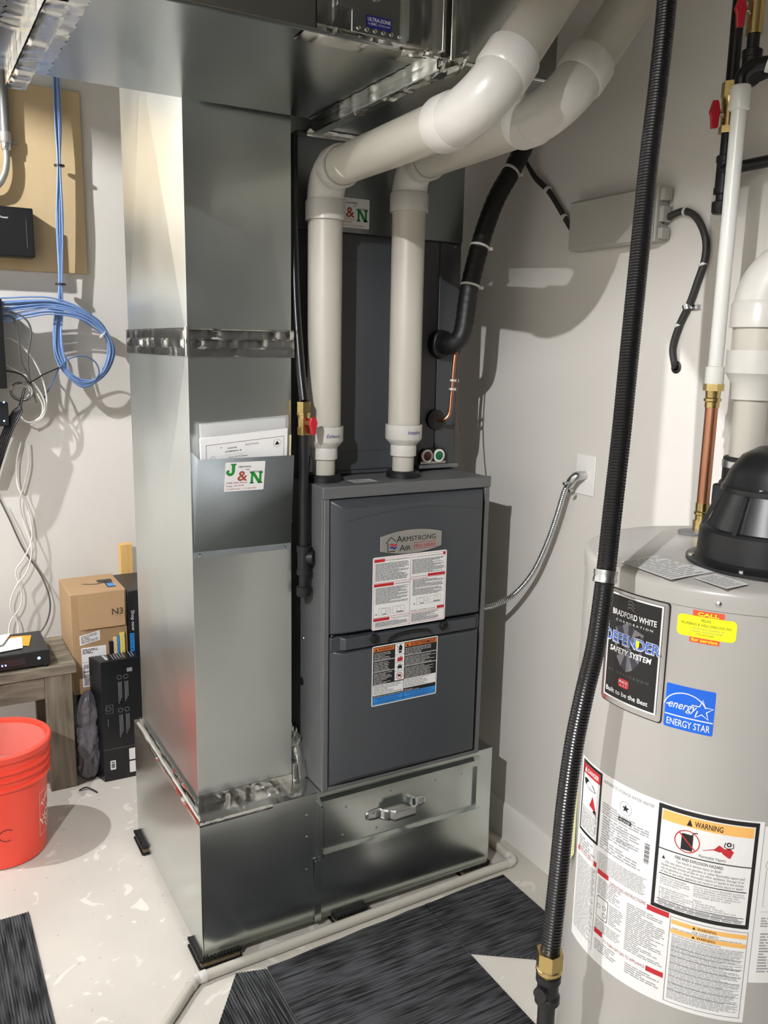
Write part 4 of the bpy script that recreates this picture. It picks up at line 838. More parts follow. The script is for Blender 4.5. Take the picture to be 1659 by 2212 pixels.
L.lines(a(176.5), zz(.486), a(188), zz(.510), 5, M_INKL, 1, short=.5); L.lines(a(192), zz(.484), a(206), zz(.506), 5, M_INKL, 1, short=.5)
L.rect(a(176.2), zz(.556), a(182.4), zz(.602), M_INKG, 1, r=.004); L.rect(a(176.5), zz(.558), a(182.1), zz(.600), M_VINYL, 2, r=.004); L.ring(a(180.6), zz(.584), .004, .001, M_INK, 3); L.ring(a(180.8), zz(.569), .0045, .001, M_INK, 3); L.ring(a(177.6), zz(.581), .004, .001, M_INKG, 3)
# big warning panel
L.rect(a(200.3), zz(.646), a(234.7), zz(.849), M_INK, 1); L.rect(a(201.6), zz(.654), a(233.4), zz(.841), M_VINYL, 2); L.rect(a(202.0), zz(.820), a(233.0), zz(.839), M_INKA, 3)
L.text('WARNING', a(213.3), zz(.8235), .0145, M_INK, 4, width=u(213.3, 222.8), bold=.015); L.poly([(a(210.6), zz(.8225)), (a(212.6), zz(.8225)), (a(211.6), zz(.8355))], M_INK, 4)
L.rect(a(201.6), zz(.7635), a(233.4), zz(.7655), M_INK, 3)
L.rect(a(209.2), zz(.775), a(213.2), zz(.806), M_INK, 3); L.stroke([(a(212.8), zz(.806)), (a(213.3), zz(.811)), (a(214.6), zz(.812))], .002, M_INK, 3); L.ring(a(211.2), zz(.792), .0205, .0018, M_INKR, 4); L.stroke([(a(211.2) - .0145, zz(.792) + .0145), (a(211.2) + .0145, zz(.792) - .0145)], .0022, M_INKR, 4)
L.poly([(a(216.5), zz(.783)), (a(226), zz(.777)), (a(227), zz(.79)), (a(225.5), zz(.797)), (a(224), zz(.793)), (a(222), zz(.799)), (a(220.5), zz(.790))], M_INKR, 3); L.ring(a(225.2), zz(.803), .003, .0022, M_INK, 4); L.stroke([(a(224), zz(.806)), (a(223.6), zz(.798)), (a(225.2), zz(.794)), (a(226.8), zz(.798)), (a(226.5), zz(.806))], .0016, M_INK, 4)
L.text('Flammable Vapors', a(215.6), zz(.769), .0078, M_INK, 3, width=u(215.6, 224.6))
L.text('FIRE AND EXPLOSION HAZARD', a(207.6), zz(.754), .0082, M_INK, 3, width=u(207.6, 224), bold=.012); L.text('Can result in serious injury or death', a(208.2), zz(.7465), .0072, M_INK, 3, width=u(208.2, 223.5)); L.poly([(a(203), zz(.746)), (a(204.2), zz(.746)), (a(203.6), zz(.753))], M_INK, 3)
for i, s_ in enumerate(('Do not store or use gasoline or other flammable vapors and', 'liquids in the vicinity of this or any other appliance. Storage of or', 'use of gasoline or other flammable vapors or liquids in the vicinity', 'of this or any other appliance can result in serious injury or death.')): L.text(s_, a(204.5 if i == 0 else 203), zz(.7395 - .0065 * i), .0066, M_INK, 3, width=u(204.5 if i == 0 else 203, 231.5))
L.rect(a(202.4), zz(.7155), a(232.6), zz(.7172), M_INK, 3)
for (c0, rows) in ((203, ('Vapors from flammable', 'liquids can explode and', 'catch fire causing death', 'or severe burns.', '', 'Keep flammable products:', '1. far away from any', '   possible ignition source', '2. in approved containers,', '3. tightly closed and', '4. out of childrens reach.')), (215, ('Do not use or store flammable products', 'such as gasoline, solvents or adhesives', 'in the same room or area near this', 'appliance, or any other appliance or', 'any possible ignition source.', '', 'Vapors:', '1. cannot be seen,', '2. are heavier than air,', '3. go a long way on the floor and', '4. can be carried from other rooms'))):
    for i, s_ in enumerate(rows):
        if s_.strip(): L.text(s_, a(c0), zz(.7095 - .0044 * i), .0052, M_INKG, 3, width=min(len(s_) * .00215, .088))
for z in (.6655, .6595): L.rect(a(202.4), zz(z), a(232.6), zz(z + .0012), M_INK, 3)
L.lines(a(203), zz(.6605), a(232), zz(.6655), 1, M_INKL, 3, short=.1); L.lines(a(203), zz(.6545), a(232), zz(.6595), 1, M_INKL, 3, short=.1)
# lower amber panel
L.frame(a(207.9), zz(.468), a(234.9), zz(.640), .001, M_INKG, 1)
for z in (.626, .608): L.rect(a(208.4), zz(z), a(234.5), zz(z + .0085), M_INKA, 1); L.text('WARNING', a(217.5), zz(z + .0015), .0075, M_INK, 2, width=u(217.5, 224), bold=.01); L.poly([(a(215.8), zz(z + .0015)), (a(217), zz(z + .0015)), (a(216.4), zz(z + .007))], M_INK, 2)
L.text('FOR YOUR SAFETY', a(216), zz(.6195), .006, M_INK, 1, width=u(216, 225)); L.lines(a(209), zz(.6165), a(233), zz(.6195), 1, M_INKL, 1); L.text('HOT WATER CAN PRODUCE 3RD DEGREE BURNS', a(209), zz(.6035), .0045, M_INK, 1, width=u(209, 226))
for z in (.5925, .582, .574, .563, .549, .535, .522, .508, .494): L.rect(a(209), zz(z), a(234), zz(z + .0005), M_INK, 1)
L.lines(a(209), zz(.475), a(234), zz(.602), 46, M_INKL, 1, short=.2)
tag(L.build('instruction_label', t, smooth=0, recalc=False), 'large white label sheet with danger and warning panels')
L = Label(W(236.6, .542)); w = u(236.6, 275); L.rect(0, 0, w, .302, M_VINYL, 0)
L.ring(.02, .23, .012, .0007, M_INKG, 1); L.stroke([(.010, .22), (.010, .15), (.05, .15), (.05, .23)], .0007, M_INKG, 1); L.lines(.012, .02, .17, .10, 14, M_INKL, 1); L.rect(.008, .14, .17, .1405, M_INKG, 1); L.lines(.01, .11, .06, .13, 4, M_INKL, 1); L.ring(.09, .2, .03, .0008, M_INKG, 1)
tag(L.build('diagram_label', t, smooth=0, recalc=False), 'white label with piping diagram')
for (org, uu, vv, nm) in (((.517, -.990, 1.2555), V(.112, .004, 0), V(.012, .13, 0), 'top_sheet'), ((.556, -1.070, 1.2555), V(.058, .002, 0), V(.006, .072, 0), 'top_sheet'), ((.50, -.835, 1.2545), V(.03, .001, 0), V(.045, .05, 0), 'top_sheet')):
    L = Label(flat_map(org, u=uu.normalized(), v=vv.normalized(), n=(0, 0, 1)), .0012); L.rect(0, 0, uu.length, vv.length, M_PAPER, 0); L.lines(.005, .005, uu.length - .005, vv.length - .005, 14, mat('light_gray_ink', 'aaaaa8', .5), 1); L.build(nm, t, smooth=0, recalc=False)
# energy guide tag hanging at the left side
mb = MB(); mb.prism([(0.5400, -0.7740, 0.7770), (0.5400, -0.7820, 0.7810), (0.5300, -0.7940, 0.6320), (0.5300, -0.7720, 0.5950)], (.0008, .0008, 0), mat('pale_guide_card', 'bfc08e', .6)); mb.build('energy_guide_tag', t)
# vent blower
bx, by = .765, -.985
bl = MB(); bl.lathe([(.137, 1.2535), (.137, 1.262), (.124, 1.266), (.119, 1.272), (.117, 1.318), (.113, 1.323), (.104, 1.324), (.080, 1.388), (.079, 1.392)], (bx, by, 0), M_PLAST, n=48)
blo = bl.build('blower_base', t); tag(blo, 'black blower base with flange')
for k in range(6):
    q = math.radians(k * 60 + 8); c, s_ = math.cos(q), math.sin(q)
    MB().prism([(bx + .080 * c - .004 * s_, by + .080 * s_ + .004 * c, 1.386), (bx + .080 * c + .004 * s_, by + .080 * s_ - .004 * c, 1.386), (bx + .106 * c + .004 * s_, by + .106 * s_ - .004 * c, 1.322), (bx + .106 * c - .004 * s_, by + .106 * s_ + .004 * c, 1.322)], (.009 * c, .009 * s_, 0), M_PLAST).build('rib', blo)
for k in range(6):
    q = math.radians(k * 60 + 20); MB().lathe([(.006, 0), (.006, .004), (0, .005)], (bx + .129 * math.cos(q), by + .129 * math.sin(q), 1.263), M_STEEL, n=6).build('bolt', blo)
bt = MB(); bt.lathe([(.084, 1.386), (.093, 1.388), (.093, 1.396), (.088, 1.402), (.080, 1.425), (.062, 1.452), (.035, 1.468), (0, 1.474)], (bx + .01, by, 0), M_PLAST, n=48); bto = bt.build('blower_housing', t); tag(bto, 'black domed blower housing')
for k in range(4):
    q = math.radians(k * 90 + 200); MB().lathe([(.005, 0), (.005, .004), (0, .005)], (bx + .01 + .086 * math.cos(q), by + .086 * math.sin(q), 1.397), M_STEEL, n=6).build('bolt', bto)
vx, vy = .815, -.884
ob = MB(); ob.box((vx - .045, vy - .06, 1.33), (vx + .05, vy + .035, 1.385), M_PLAST); ob.lathe([(.036, 1.325), (.044, 1.345), (.044, 1.39), (.036, 1.395)], (vx, vy, 0), M_PLAST, n=28); ob.build('outlet_box', t, bevel=.005)
rc = MB().lathe([(.037, 1.392), (.0395, 1.394), (.0395, 1.436), (.037, 1.438), (.031, 1.438)], (vx, vy, 0), M_BLK, n=32).build('rubber_coupling', t)
MB().lathe([(.0398, 1.417), (.0412, 1.418), (.0412, 1.430), (.0398, 1.431)], (vx, vy, 0), M_STEEL, n=32).build('hose_clamp', rc)
# vent pipe
t = thing('heater_vent_pipe', 'white vent pipe with elbow above the water heater blower', 'pipe')
MB().cyl((vx, vy, 1.42), (vx, vy, 1.565), .0302, M_PVC, 36).build('pipe', t)
MB().lathe([(.031, 1.546), (.0365, 1.547), (.0365, 1.574), (.048, 1.592), (.0515, 1.596), (.0515, 1.638), (.046, 1.638)], (vx, vy, 0), M_PVCF, n=40).build('reducer', t)
o, e = elbow('elbow', t, (vx, vy, 1.795), (0, 0, 1), (.55, -.83, .02), .0445, .075, M_PVCF, .042, 40)
MB().cyl((vx, vy, 1.62), (vx, vy, 1.795 - e + .02), .0445, M_PVC, 40).build('pipe', t)
dd = V(.55, -.83, .02).normalized(); p = V(vx, vy, 1.795)
MB().cyl(p + dd * (e - .02), p + dd * .42, .0445, M_PVC, 40).build('pipe', t)

# water pipe: copper, brass, translucent tube
t = thing('water_pipe', 'copper and white plastic water pipe standing on the water heater', 'pipe')
wx, wy = .868, -.752
MB().lathe([(.030, 1.2575), (.030, 1.262), (.02, 1.264)], (wx - .018, wy + .004, 0), M_INKG, n=20).build('insulating_collar', t)
mb = MB(); hexnut(mb, (wx, wy, 1.258), (wx, wy, 1.285), .017, M_BRASS); mb.lathe([(.0135, 1.285), (.0135, 1.296), (.0165, 1.298), (.0165, 1.303), (.014, 1.305), (.0145, 1.322)], (wx, wy, 0), M_BRASS, n=20); mb.build('lower_fitting', t)
MB().cyl((wx, wy, 1.31), (wx, wy, 1.535), .0128, M_COPPER, 24).build('copper_tube', t)
mb = MB(); mb.lathe([(.0145, 1.522), (.0145, 1.533), (.0175, 1.535), (.0175, 1.540), (.0145, 1.542), (.0155, 1.556)], (wx, wy, 0), M_BRASS, n=20); hexnut(mb, (wx, wy, 1.556), (wx, wy, 1.570), .021, M_BRASS); mb.build('upper_fitting', t)
MB().lathe([(.018, 1.570), (.0185, 1.572), (.0185, 1.604), (.015, 1.606)], (wx, wy, 0), M_CPVC, n=24).build('tube_socket', t)
MB().cyl((wx, wy, 1.59), (wx, wy, 2.105), .0145, M_CPVC, 24).build('plastic_tube', t)
MB().lathe([(.0155, 2.092), (.019, 2.095), (.0195, 2.130), (.017, 2.137), (0, 2.137)], (wx, wy, 0), M_CPVC, n=24).build('tube_cap', t)
mb = MB(); mb.tube(catmull([(wx, wy, 2.135), (wx, wy, 2.155), (wx + .012, wy - .012, 2.172), (wx + .03, wy - .03, 2.176)], 5), .0125, M_BLKG, 14); mb.build('black_bend', t)
mb = MB(); mb.tube(catmull([(wx + .03, wy - .03, 2.176), (wx + .05, wy - .055, 2.165), (wx + .052, wy - .06, 2.13)], 6), .017, M_CPVC, 16); mb.cyl((wx + .03, wy - .03, 2.176), (wx + .2, wy - .25, 2.21), .012, M_CPVC, 14); mb.build('cross_tube', t)

# ---------------------------------------------------------------- gas piping at the upper right
def red_handle(parent, p, side):
    x, y, z = p; sx = side[0]; sy = side[1]
    mb = MB(); q = V(x, y, z) + V(-.036, .010, 0); w = V(.87, -.49, 0)
    prof = [(-.006, .026), (.006, .026), (.010, .010), (.013, .003), (.010, -.006), (.009, -.03), (-.006, -.032), (-.009, -.006), (-.013, .003), (-.010, .010)]
    mb.prism([q + w * a_ + V(0, 0, b_) for a_, b_ in prof], V(-.005, -.008, 0), M_REDP); mb.cyl(V(x, y, z), q, .005, M_STEEL, 10)
    tag(mb.build('valve_handle', parent, bevel=.002), 'red lever handle')
t = thing('gas_drop', 'black gas drop with red handled brass valve at the upper right wall', 'pipe')
gx2, gy2 = 1.040, -.585
MB().cyl((gx2, gy2, 2.205), (gx2, gy2, 2.998), .0135, M_BLKG, 18).build('hose', t)
mb = MB(); hexnut(mb, (gx2, gy2, 2.180), (gx2, gy2, 2.210), .0205, M_BRASS); mb.lathe([(.018, 2.165), (.018, 2.175), (.0195, 2.18)], (gx2, gy2, 0), M_BRASS, n=18); hexnut(mb, (gx2, gy2, 2.105), (gx2, gy2, 2.12), .0195, M_BRASS); mb.cyl((gx2, gy2, 2.115), (gx2, gy2, 2.168), .0165, M_BRASS, 18); mb.build('brass_valve', t)
red_handle(t, (gx2, gy2, 2.143), (-.72, .10))
mb = MB(); mb.cyl((gx2, gy2, 1.955), (gx2, gy2, 2.11), .0125, M_IRON, 18); mb.build('nipple', t)
mb = MB(); mb.lathe([(.013, 2.045), (.0185, 2.046), (.0185, 2.058), (.0165, 2.06), (.0165, 1.99), (.0185, 1.992), (.0185, 1.979), (.013, 1.978)], (gx2, gy2, 0), M_IRON, n=20); mb.cyl((gx2, gy2, 2.03), (gx2, gy2 - .03, 2.03), .0165, M_IRON, 18); mb.build('tee', t)
mb = MB(); mb.lathe([(.016, 1.937), (.0195, 1.942), (.0195, 1.962), (.013, 1.965)], (gx2, gy2, 0), M_IRON, n=20); mb.build('end_cap', t)
MB().cyl((gx2, gy2 - .025, 2.03), (gx2, gy2 - .55, 2.03), .0125, M_IRON, 18).build('branch_pipe', t)
t = thing('second_gas_drop', 'rightmost black gas pipe with red valve handle at the top edge', 'pipe')
gx3, gy3 = .985, -.675
mb = MB(); hexnut(mb, (gx3, gy3, 2.335), (gx3, gy3, 2.37), .02, M_BRASS); mb.cyl((gx3, gy3, 2.27), (gx3, gy3, 2.34), .0165, M_BRASS, 18); mb.build('brass_valve', t)
MB().cyl((gx3, gy3, 2.36), (gx3, gy3, 2.998), .0135, M_BLKG, 18).build('hose', t)
red_handle(t, (gx3, gy3, 2.31), (-.6, .02))
mb = MB(); mb.cyl((gx3, gy3, 2.2), (gx3, gy3, 2.275), .0125, M_IRON, 18); mb.build('nipple', t)
mb = MB(); mb.lathe([(.013, 2.225), (.02, 2.226), (.02, 2.24), (.017, 2.242)], (gx3, gy3, 0), M_IRON, n=20); mb.tube(catmull([(gx3, gy3, 2.235), (gx3, gy3, 2.205), (gx3 - .01, gy3 - .01, 2.185), (gx3 - .03, gy3 - .03, 2.18)], 5), .0185, M_IRON, 16); mb.cyl((gx3, gy3, 2.19), (gx3 + .03, gy3 - .12, 2.22), .017, M_IRON, 16); mb.build('elbow', t)

# ---------------------------------------------------------------- gas hose in the foreground
t = thing('heater_gas_hose', 'long black ribbed gas hose running down in front of the water heater', 'hose')
hp3 = [(0.5770, -0.8200, 2.3200), (0.5630, -0.8390, 2.2010), (0.5400, -0.8560, 2.0660), (0.5150, -0.8720, 1.9310), (0.4900, -0.8910, 1.7810), (0.4550, -0.9190, 1.6160), (0.4300, -0.9390, 1.4900), (0.4050, -0.9570, 1.3720), (0.3840, -0.9730, 1.2740), (0.3630, -0.9840, 1.1670), (0.3400, -0.9890, 1.0860), (0.3220, -0.9920, 1.0020), (0.3030, -1.0020, 0.9060), (0.2860, -1.0150, 0.8030), (0.2720, -1.0250, 0.7210), (0.2620, -1.0320, 0.6700)]
q = resample(catmull(hp3, 16), .0025)
MB().tube(q, lambda i, N: .0161 if i % 2 else .0152, M_BLKG, 20).build('jacket', t)
e = V(q[-1]); dn = V(0, 0, -1)
kk = V((0.3840, -0.9730, 1.2740))
MB().lathe([(.0175, -.010), (.0195, -.010), (.0195, -.004), (.0185, 0), (.0195, .004), (.0195, .010), (.0175, .010)], kk, M_STEEL, V((0.3630, -0.9840, 1.1670)) - V((0.4050, -0.9570, 1.3720)), n=24).build('hose_clamp', t)
mb = MB(); hexnut(mb, e + V(0, 0, .006), e + V(0, 0, -.022), .0225, M_BRASS); mb.lathe([(.019, -.022), (.0215, -.024), (.0215, -.030), (.017, -.034), (.017, -.042)], e, M_BRASS, n=18); tag(mb.build('brass_nut', t), 'brass hex fitting')
mb = MB(); mb.lathe([(.0175, -.036), (.0205, -.037), (.0205, -.048), (.0175, -.052), (.0175, -.072), (.0205, -.076), (.0205, -.087), (.0145, -.089)], e, M_IRON, n=22); mb.cyl(e + V(-.012, -.004, -.062), e + V(-.024, -.008, -.062), .012, M_IRON, 14); mb.build('coupling', t)
MB().cyl(e + V(0, 0, -.08), V(e.x, e.y, .001), .0145, M_IRON, 20).build('iron_pipe', t)

# ---------------------------------------------------------------- back wall: plywood, cables, electronics
t = thing('plywood_board', 'birch plywood backing board on the back wall', 'board')
MB().box((-.80, 1.582, 1.886), (.087, 1.5995, 2.540), M_PLY).build('sheet', t, bevel=.001)
t = thing('wall_conduit', 'gray metal conduit at the left edge of the plywood board', 'conduit')
mb = MB(); mb.cyl((-.176, 1.555, 2.998), (-.181, 1.555, 2.335), .017, mat('dull_gray_conduit', '7a7a79', .45, .4), 18); mb.build('tube', t)
mb = MB(); mb.lathe([(.019, 2.325), (.0205, 2.328), (.0205, 2.36), (.018, 2.362)], (-.181, 1.555, 0), M_SILV, n=18); mb.lathe([(.015, 2.30), (.017, 2.303), (.017, 2.326)], (-.181, 1.555, 0), M_STEEL, n=18); mb.box((-.165, 1.573, 2.325), (-.138, 1.5815, 2.34), M_SILV); mb.build('connector', t)
MB().tube(resample(catmull([(-.181, 1.555, 2.31), (-.182, 1.552, 2.26), (-.195, 1.548, 2.21), (-.225, 1.545, 2.17), (-.29, 1.545, 2.15)], 10), .0045), lambda i, N: .0125 if i % 2 else .0112, M_SILV, 14).build('flexible_end', t)
t = thing('power_unit', 'black backup power box fixed to the plywood board', 'electronics')
MB().box((-.42, 1.50, 1.928), (-.110, 1.5815, 2.100), M_PLAST).build('case', t, bevel=.004)
MB().box((-.136, 1.4992, 1.96), (-.1345, 1.5002, 2.06), M_INKG).build('seam_line', t)
L = Label(flat_map((-.232, 1.4995, 2.058))); L.text('CyberPower', -.018, 0, .011, M_WHT, 1, width=.056, bold=.01); L.build('lettering', t, smooth=0, recalc=False)

bundle = thing('blue_cable_bundle', 'bundle of blue network cables hanging down the back wall and looping', 'cable')
main = [(0.0060, 1.5450, 2.7360), (-0.0020, 1.5450, 2.5720), (-0.0030, 1.5400, 2.4060), (-0.0060, 1.5400, 2.2620), (-0.0110, 1.5400, 2.0650), (-0.0200, 1.5450, 1.8390), (-0.0290, 1.5450, 1.7450), (-0.0410, 1.5400, 1.6590), (-0.0390, 1.5350, 1.5810), (-0.0100, 1.5300, 1.5060), (0.0530, 1.5300, 1.4690), (0.1180, 1.5300, 1.5060), (0.1530, 1.5300, 1.5830), (0.1420, 1.5250, 1.6490), (0.0950, 1.5200, 1.7020), (0.0270, 1.5150, 1.7380), (-0.0630, 1.5150, 1.7550), (-0.1440, 1.5150, 1.7480), (-0.2400, 1.5150, 1.7330), (-0.3320, 1.5150, 1.7250)]
rg = random.Random(5)
for k in range(18):
    a_ = rg.uniform(0, 6.28); rr = rg.uniform(.003, .016); f = rg.uniform(.3, 1); pts = []
    spread = rg.uniform(-1, 1)
    for i, p in enumerate(main):
        tight = .45 if i in (3, 5, 9, 13) else 1.0
        dx, dz, dy = rr * math.cos(a_ + i * .35 * f) * tight, rr * math.sin(a_ + i * .5 * f) * tight, rr * .6 * math.sin(a_ * 2 + i * .4)
        if i < 8: dz *= .3
        e_ = max(0, (i - 14)) / 5
        pts.append((p[0] + dx, p[1] + dy - .004, p[2] + dz + spread * .045 * e_))
    MB().tube(catmull(pts, 6), .0031, M_BCAB, 7).build('cable', bundle)
for k in range(2):
    o_ = .004 * k
    MB().tube(catmull([(-0.1040, 1.5250, 1.4150), (-0.0680, 1.5200, 1.4820), (-0.0440, 1.5180, 1.5290), (-0.0070, 1.5120, 1.5640), (0.0450, 1.5120, 1.5750), (0.0870, 1.5120, 1.5530), (0.1010, 1.5140, 1.5120), (0.0840, 1.5160, 1.4820)], 8), .0029, M_BCAB, 7).build('cable', bundle)
for u, nm in (((-0.0040, 1.5380, 2.2650), 0), ((-0.0200, 1.5430, 1.8410), 0)):
    MB().lathe([(.017, -.003), (.019, -.003), (.019, .003), (.017, .003)], u, M_BLK, (0, 0, 1), n=16).build('wrap', bundle)
MB().lathe([(.017, -.002), (.0185, -.002), (.0185, .002), (.017, .002)], (0.1230, 1.5240, 1.6590), M_TIE, (.8, 0, -.6), n=16).build('wrap', bundle)

t = thing('patch_panel', 'black wall mounted patch panel at the left edge', 'electronics')
MB().box((-.52, 1.47, 1.455), (-.236, 1.599, 1.775), M_PLAST).build('case', t, bevel=.003)
t = thing('network_router', 'small black router with blue lights at the left edge', 'electronics')
MB().box((-.45, 1.46, 1.318), (-.238, 1.52, 1.405), M_PLAST).build('case', t, bevel=.004)
MB().box((-.42, 1.52, 1.33), (-.30, 1.5995, 1.39), M_PLAST).build('bracket', t)
for p in ((-0.2520, 1.4600, 1.4060), (-0.2550, 1.4600, 1.3380)): MB().lathe([(.003, 0), (.003, .001), (0, .0015)], p, M_LED, (0, -1, 0), n=10).build('led', t)

cable('white_cable', 'white cable bowing out to the right below the blue bundle', [(-0.2770, 1.5300, 1.6110), (-0.2280, 1.5300, 1.6370), (-0.1860, 1.5200, 1.6210), (-0.1380, 1.5150, 1.5630), (-0.1070, 1.5150, 1.4860), (-0.0960, 1.5150, 1.4070), (-0.1140, 1.5150, 1.3460), (-0.1580, 1.5200, 1.3150)], .0034, M_WCAB)
cable('white_cable', 'white cable slanting down from the patch panel into the tangle', [(-0.2800, 1.5250, 1.5690), (-0.2200, 1.5200, 1.5310), (-0.1580, 1.5150, 1.4940), (-0.1160, 1.5130, 1.4340), (-0.1040, 1.5130, 1.3810), (-0.1260, 1.5150, 1.3380)], .0034, M_WCAB)
cable('white_cable', 'white cable curling at the bottom of the tangle', [(-0.1290, 1.5150, 1.4340), (-0.1120, 1.5150, 1.3900), (-0.1210, 1.5150, 1.3460), (-0.1650, 1.5150, 1.3260), (-0.2010, 1.5200, 1.3610), (-0.2110, 1.5250, 1.3990)], .0034, M_WCAB)
cable('white_cable', 'white cord hanging in a long wave to the workbench, right strand', [(-0.1670, 1.5600, 1.2460), (-0.1680, 1.5600, 1.1650), (-0.1850, 1.5600, 1.0940), (-0.2080, 1.5600, 1.0140), (-0.1980, 1.5600, 0.9300), (-0.1770, 1.5500, 0.8380), (-0.1960, 1.5500, 0.7460), (-0.2450, 1.5500, 0.6770), (-0.2680, 1.5500, 0.6050), (-0.2450, 1.5500, 0.5350), (-0.2500, 1.5300, 0.4600)], .0031, M_WCAB)
cable('white_cable', 'white cord hanging in a long wave to the workbench, left strand', [(-0.1910, 1.5650, 1.2460), (-0.2100, 1.5650, 1.1670), (-0.2120, 1.5650, 1.0860), (-0.1980, 1.5600, 1.0370), (-0.1770, 1.5550, 0.9570), (-0.1740, 1.5530, 0.8650), (-0.2060, 1.5530, 0.7940), (-0.2400, 1.5530, 0.7410), (-0.2240, 1.5530, 0.6640), (-0.2310, 1.5530, 0.5990), (-0.2720, 1.5500, 0.5390), (-0.2850, 1.5300, 0.4650)], .0031, M_WCAB)
cable('gray_cable', 'gray cord crossing the white cords down to the receiver', [(-0.2920, 1.5600, 1.0650), (-0.2500, 1.5600, 0.9530), (-0.2070, 1.5580, 0.8300), (-0.1460, 1.5550, 0.7110), (-0.1210, 1.5500, 0.6040), (-0.1390, 1.5500, 0.5190), (-0.1940, 1.5300, 0.4580)], .0034, M_GCAB)
for k, (pp_, lb) in enumerate((([(-0.2330, 1.5150, 1.7200), (-0.1950, 1.5050, 1.7050), (-0.1840, 1.5050, 1.6380), (-0.1800, 1.5050, 1.5540), (-0.1590, 1.5100, 1.5030), (-0.1460, 1.5150, 1.4340)], 'gray cable dropping past the blue bundle, left one'), ([(-0.2240, 1.5150, 1.7370), (-0.1630, 1.5050, 1.7140), (-0.1390, 1.5050, 1.6640), (-0.1550, 1.5050, 1.5710), (-0.1530, 1.5100, 1.4940), (-0.1340, 1.5150, 1.3990)], 'gray cable dropping past the blue bundle, right one'))): cable('gray_cable', lb, pp_, .0036, M_GCAB, group='gray cables by the patch panel')
t = thing('coiled_cable', 'gray cable coiled in a small loop below the patch panel', 'cable')
for k in range(4): MB().tube(catmull([(V((-0.1830, 1.5200, 1.4420)) + V((.031 + .003 * k) * math.cos(i * .524 + k), -.004 * k, (.026 + .003 * k) * math.sin(i * .524 + k))) for i in range(12)], 5), .003, M_GCAB if k % 2 else M_WCAB, 7).build('loop', t)
cable('black_cable', 'thin black tie cable pulling the blue loop to the left', [(-0.0450, 1.5120, 1.5310), (-0.1010, 1.5100, 1.5060), (-0.1540, 1.5050, 1.4760), (-0.1690, 1.5100, 1.4940), (-0.1900, 1.5150, 1.5090), (-0.2360, 1.5200, 1.5190)], .0028, M_BLK)
t = thing('power_cable_bundle', 'folded bundle of black power cords at the left edge', 'cable')
for k in range(6):
    o_ = .006 * k; MB().tube(catmull([V((-0.1750, 1.5000, 1.4550)) + V(o_ * .1, 0, 0), V((-0.1890, 1.4950, 1.3910)) + V(o_ * .2 - .008, -.002 * k, 0), V((-0.2040, 1.4900, 1.3670)) + V(o_ - .018, -.002 * k, 0), V((-0.2400, 1.4900, 1.2990)) + V(o_ - .018, -.003 * k, 0), V((-0.2740, 1.4900, 1.2050)) + V(o_ - .02, -.003 * k, 0), V((-0.3040, 1.4900, 1.1110)) + V(o_ - .02, 0, 0)], 6), .0032, M_BLKG, 8).build('cord', t)

# ---------------------------------------------------------------- workbench and what stands on it
t = thing('workbench', 'low weathered wooden bench against the back wall', 'bench')
MB().box((-1.30, 1.135, .447), (-.098, 1.475, .482), M_OLDWOODH).build('top', t, bevel=.003)
MB().box((-.208, 1.142, 0.0005), (-.116, 1.180, .447), M_OLDWOOD).build('leg', t, bevel=.002)
MB().box((-.208, 1.435, 0.0005), (-.116, 1.473, .447), M_OLDWOOD).build('leg', t, bevel=.002)
MB().box((-1.28, 1.142, 0.0005), (-1.19, 1.180, .447), M_OLDWOOD).build('leg', t, bevel=.002)
MB().box((-1.28, 1.435, 0.0005), (-1.19, 1.473, .447), M_OLDWOOD).build('leg', t, bevel=.002)
MB().box((-1.19, 1.44, .33), (-.208, 1.468, .447), M_OLDWOODH).build('apron', t, bevel=.002)
MB().box((-1.19, 1.150, .36), (-.208, 1.178, .447), M_OLDWOODH).build('apron', t, bevel=.002)
t = thing('receiver', 'flat black receiver box with blue power light on the workbench', 'electronics')
MB().box((-.60, 1.150, .490), (-.185, 1.385, .545), M_PLAST).build('case', t, bevel=.003)
MB().box((-.46, 1.1485, .503), (-.268, 1.151, .528), mat('smoked_display', '2a2a2c', .15)).build('display', t)
MB().lathe([(.005, 0), (.004, .0015), (0, .002)], (-.222, 1.1495, .519), M_LED, (0, -1, 0), n=14).build('power_led', t)
for x in (-.334, -.345): MB().box((x, 1.1478, .508), (x + .004, 1.1486, .513), M_LED).build('display_led', t)
for x in (-.59, -.2): MB().cyl((x, 1.16, .4822), (x, 1.16, .4905), .01, M_BLK, 12).build('foot', t)
for x in (-.59, -.2): MB().cyl((x, 1.37, .4822), (x, 1.37, .4905), .01, M_BLK, 12).build('foot', t)
def sheet(name, label, pts, z, m, draw=False, tilt=0):
    mb = MB(); mb.prism([(x, y, z + dz) for x, y, dz in pts], (0, 0, .0008), m); o = mb.build(name); tag(o, label, 'paper', 'papers on the receiver'); return o
sheet('envelope', 'orange yellow envelope under the papers on the receiver', [(-.41, 1.30, 0), (-.245, 1.22, 0), (-.222, 1.335, 0), (-.38, 1.375, 0)], .5460, mat('amber_envelope', 'f0a52a', .6))
sheet('letter', 'white letter lying on the receiver', [(-.50, 1.165, 0), (-.268, 1.20, 0), (-.255, 1.325, 0), (-.48, 1.335, 0)], .5480, M_PAPER)
sheet('folded_leaflet', 'folded white leaflet curling up on the stack of papers', [(-.50, 1.19, 0), (-.33, 1.24, .006), (-.29, 1.36, .004), (-.46, 1.37, 0)], .5510, M_PAPER)

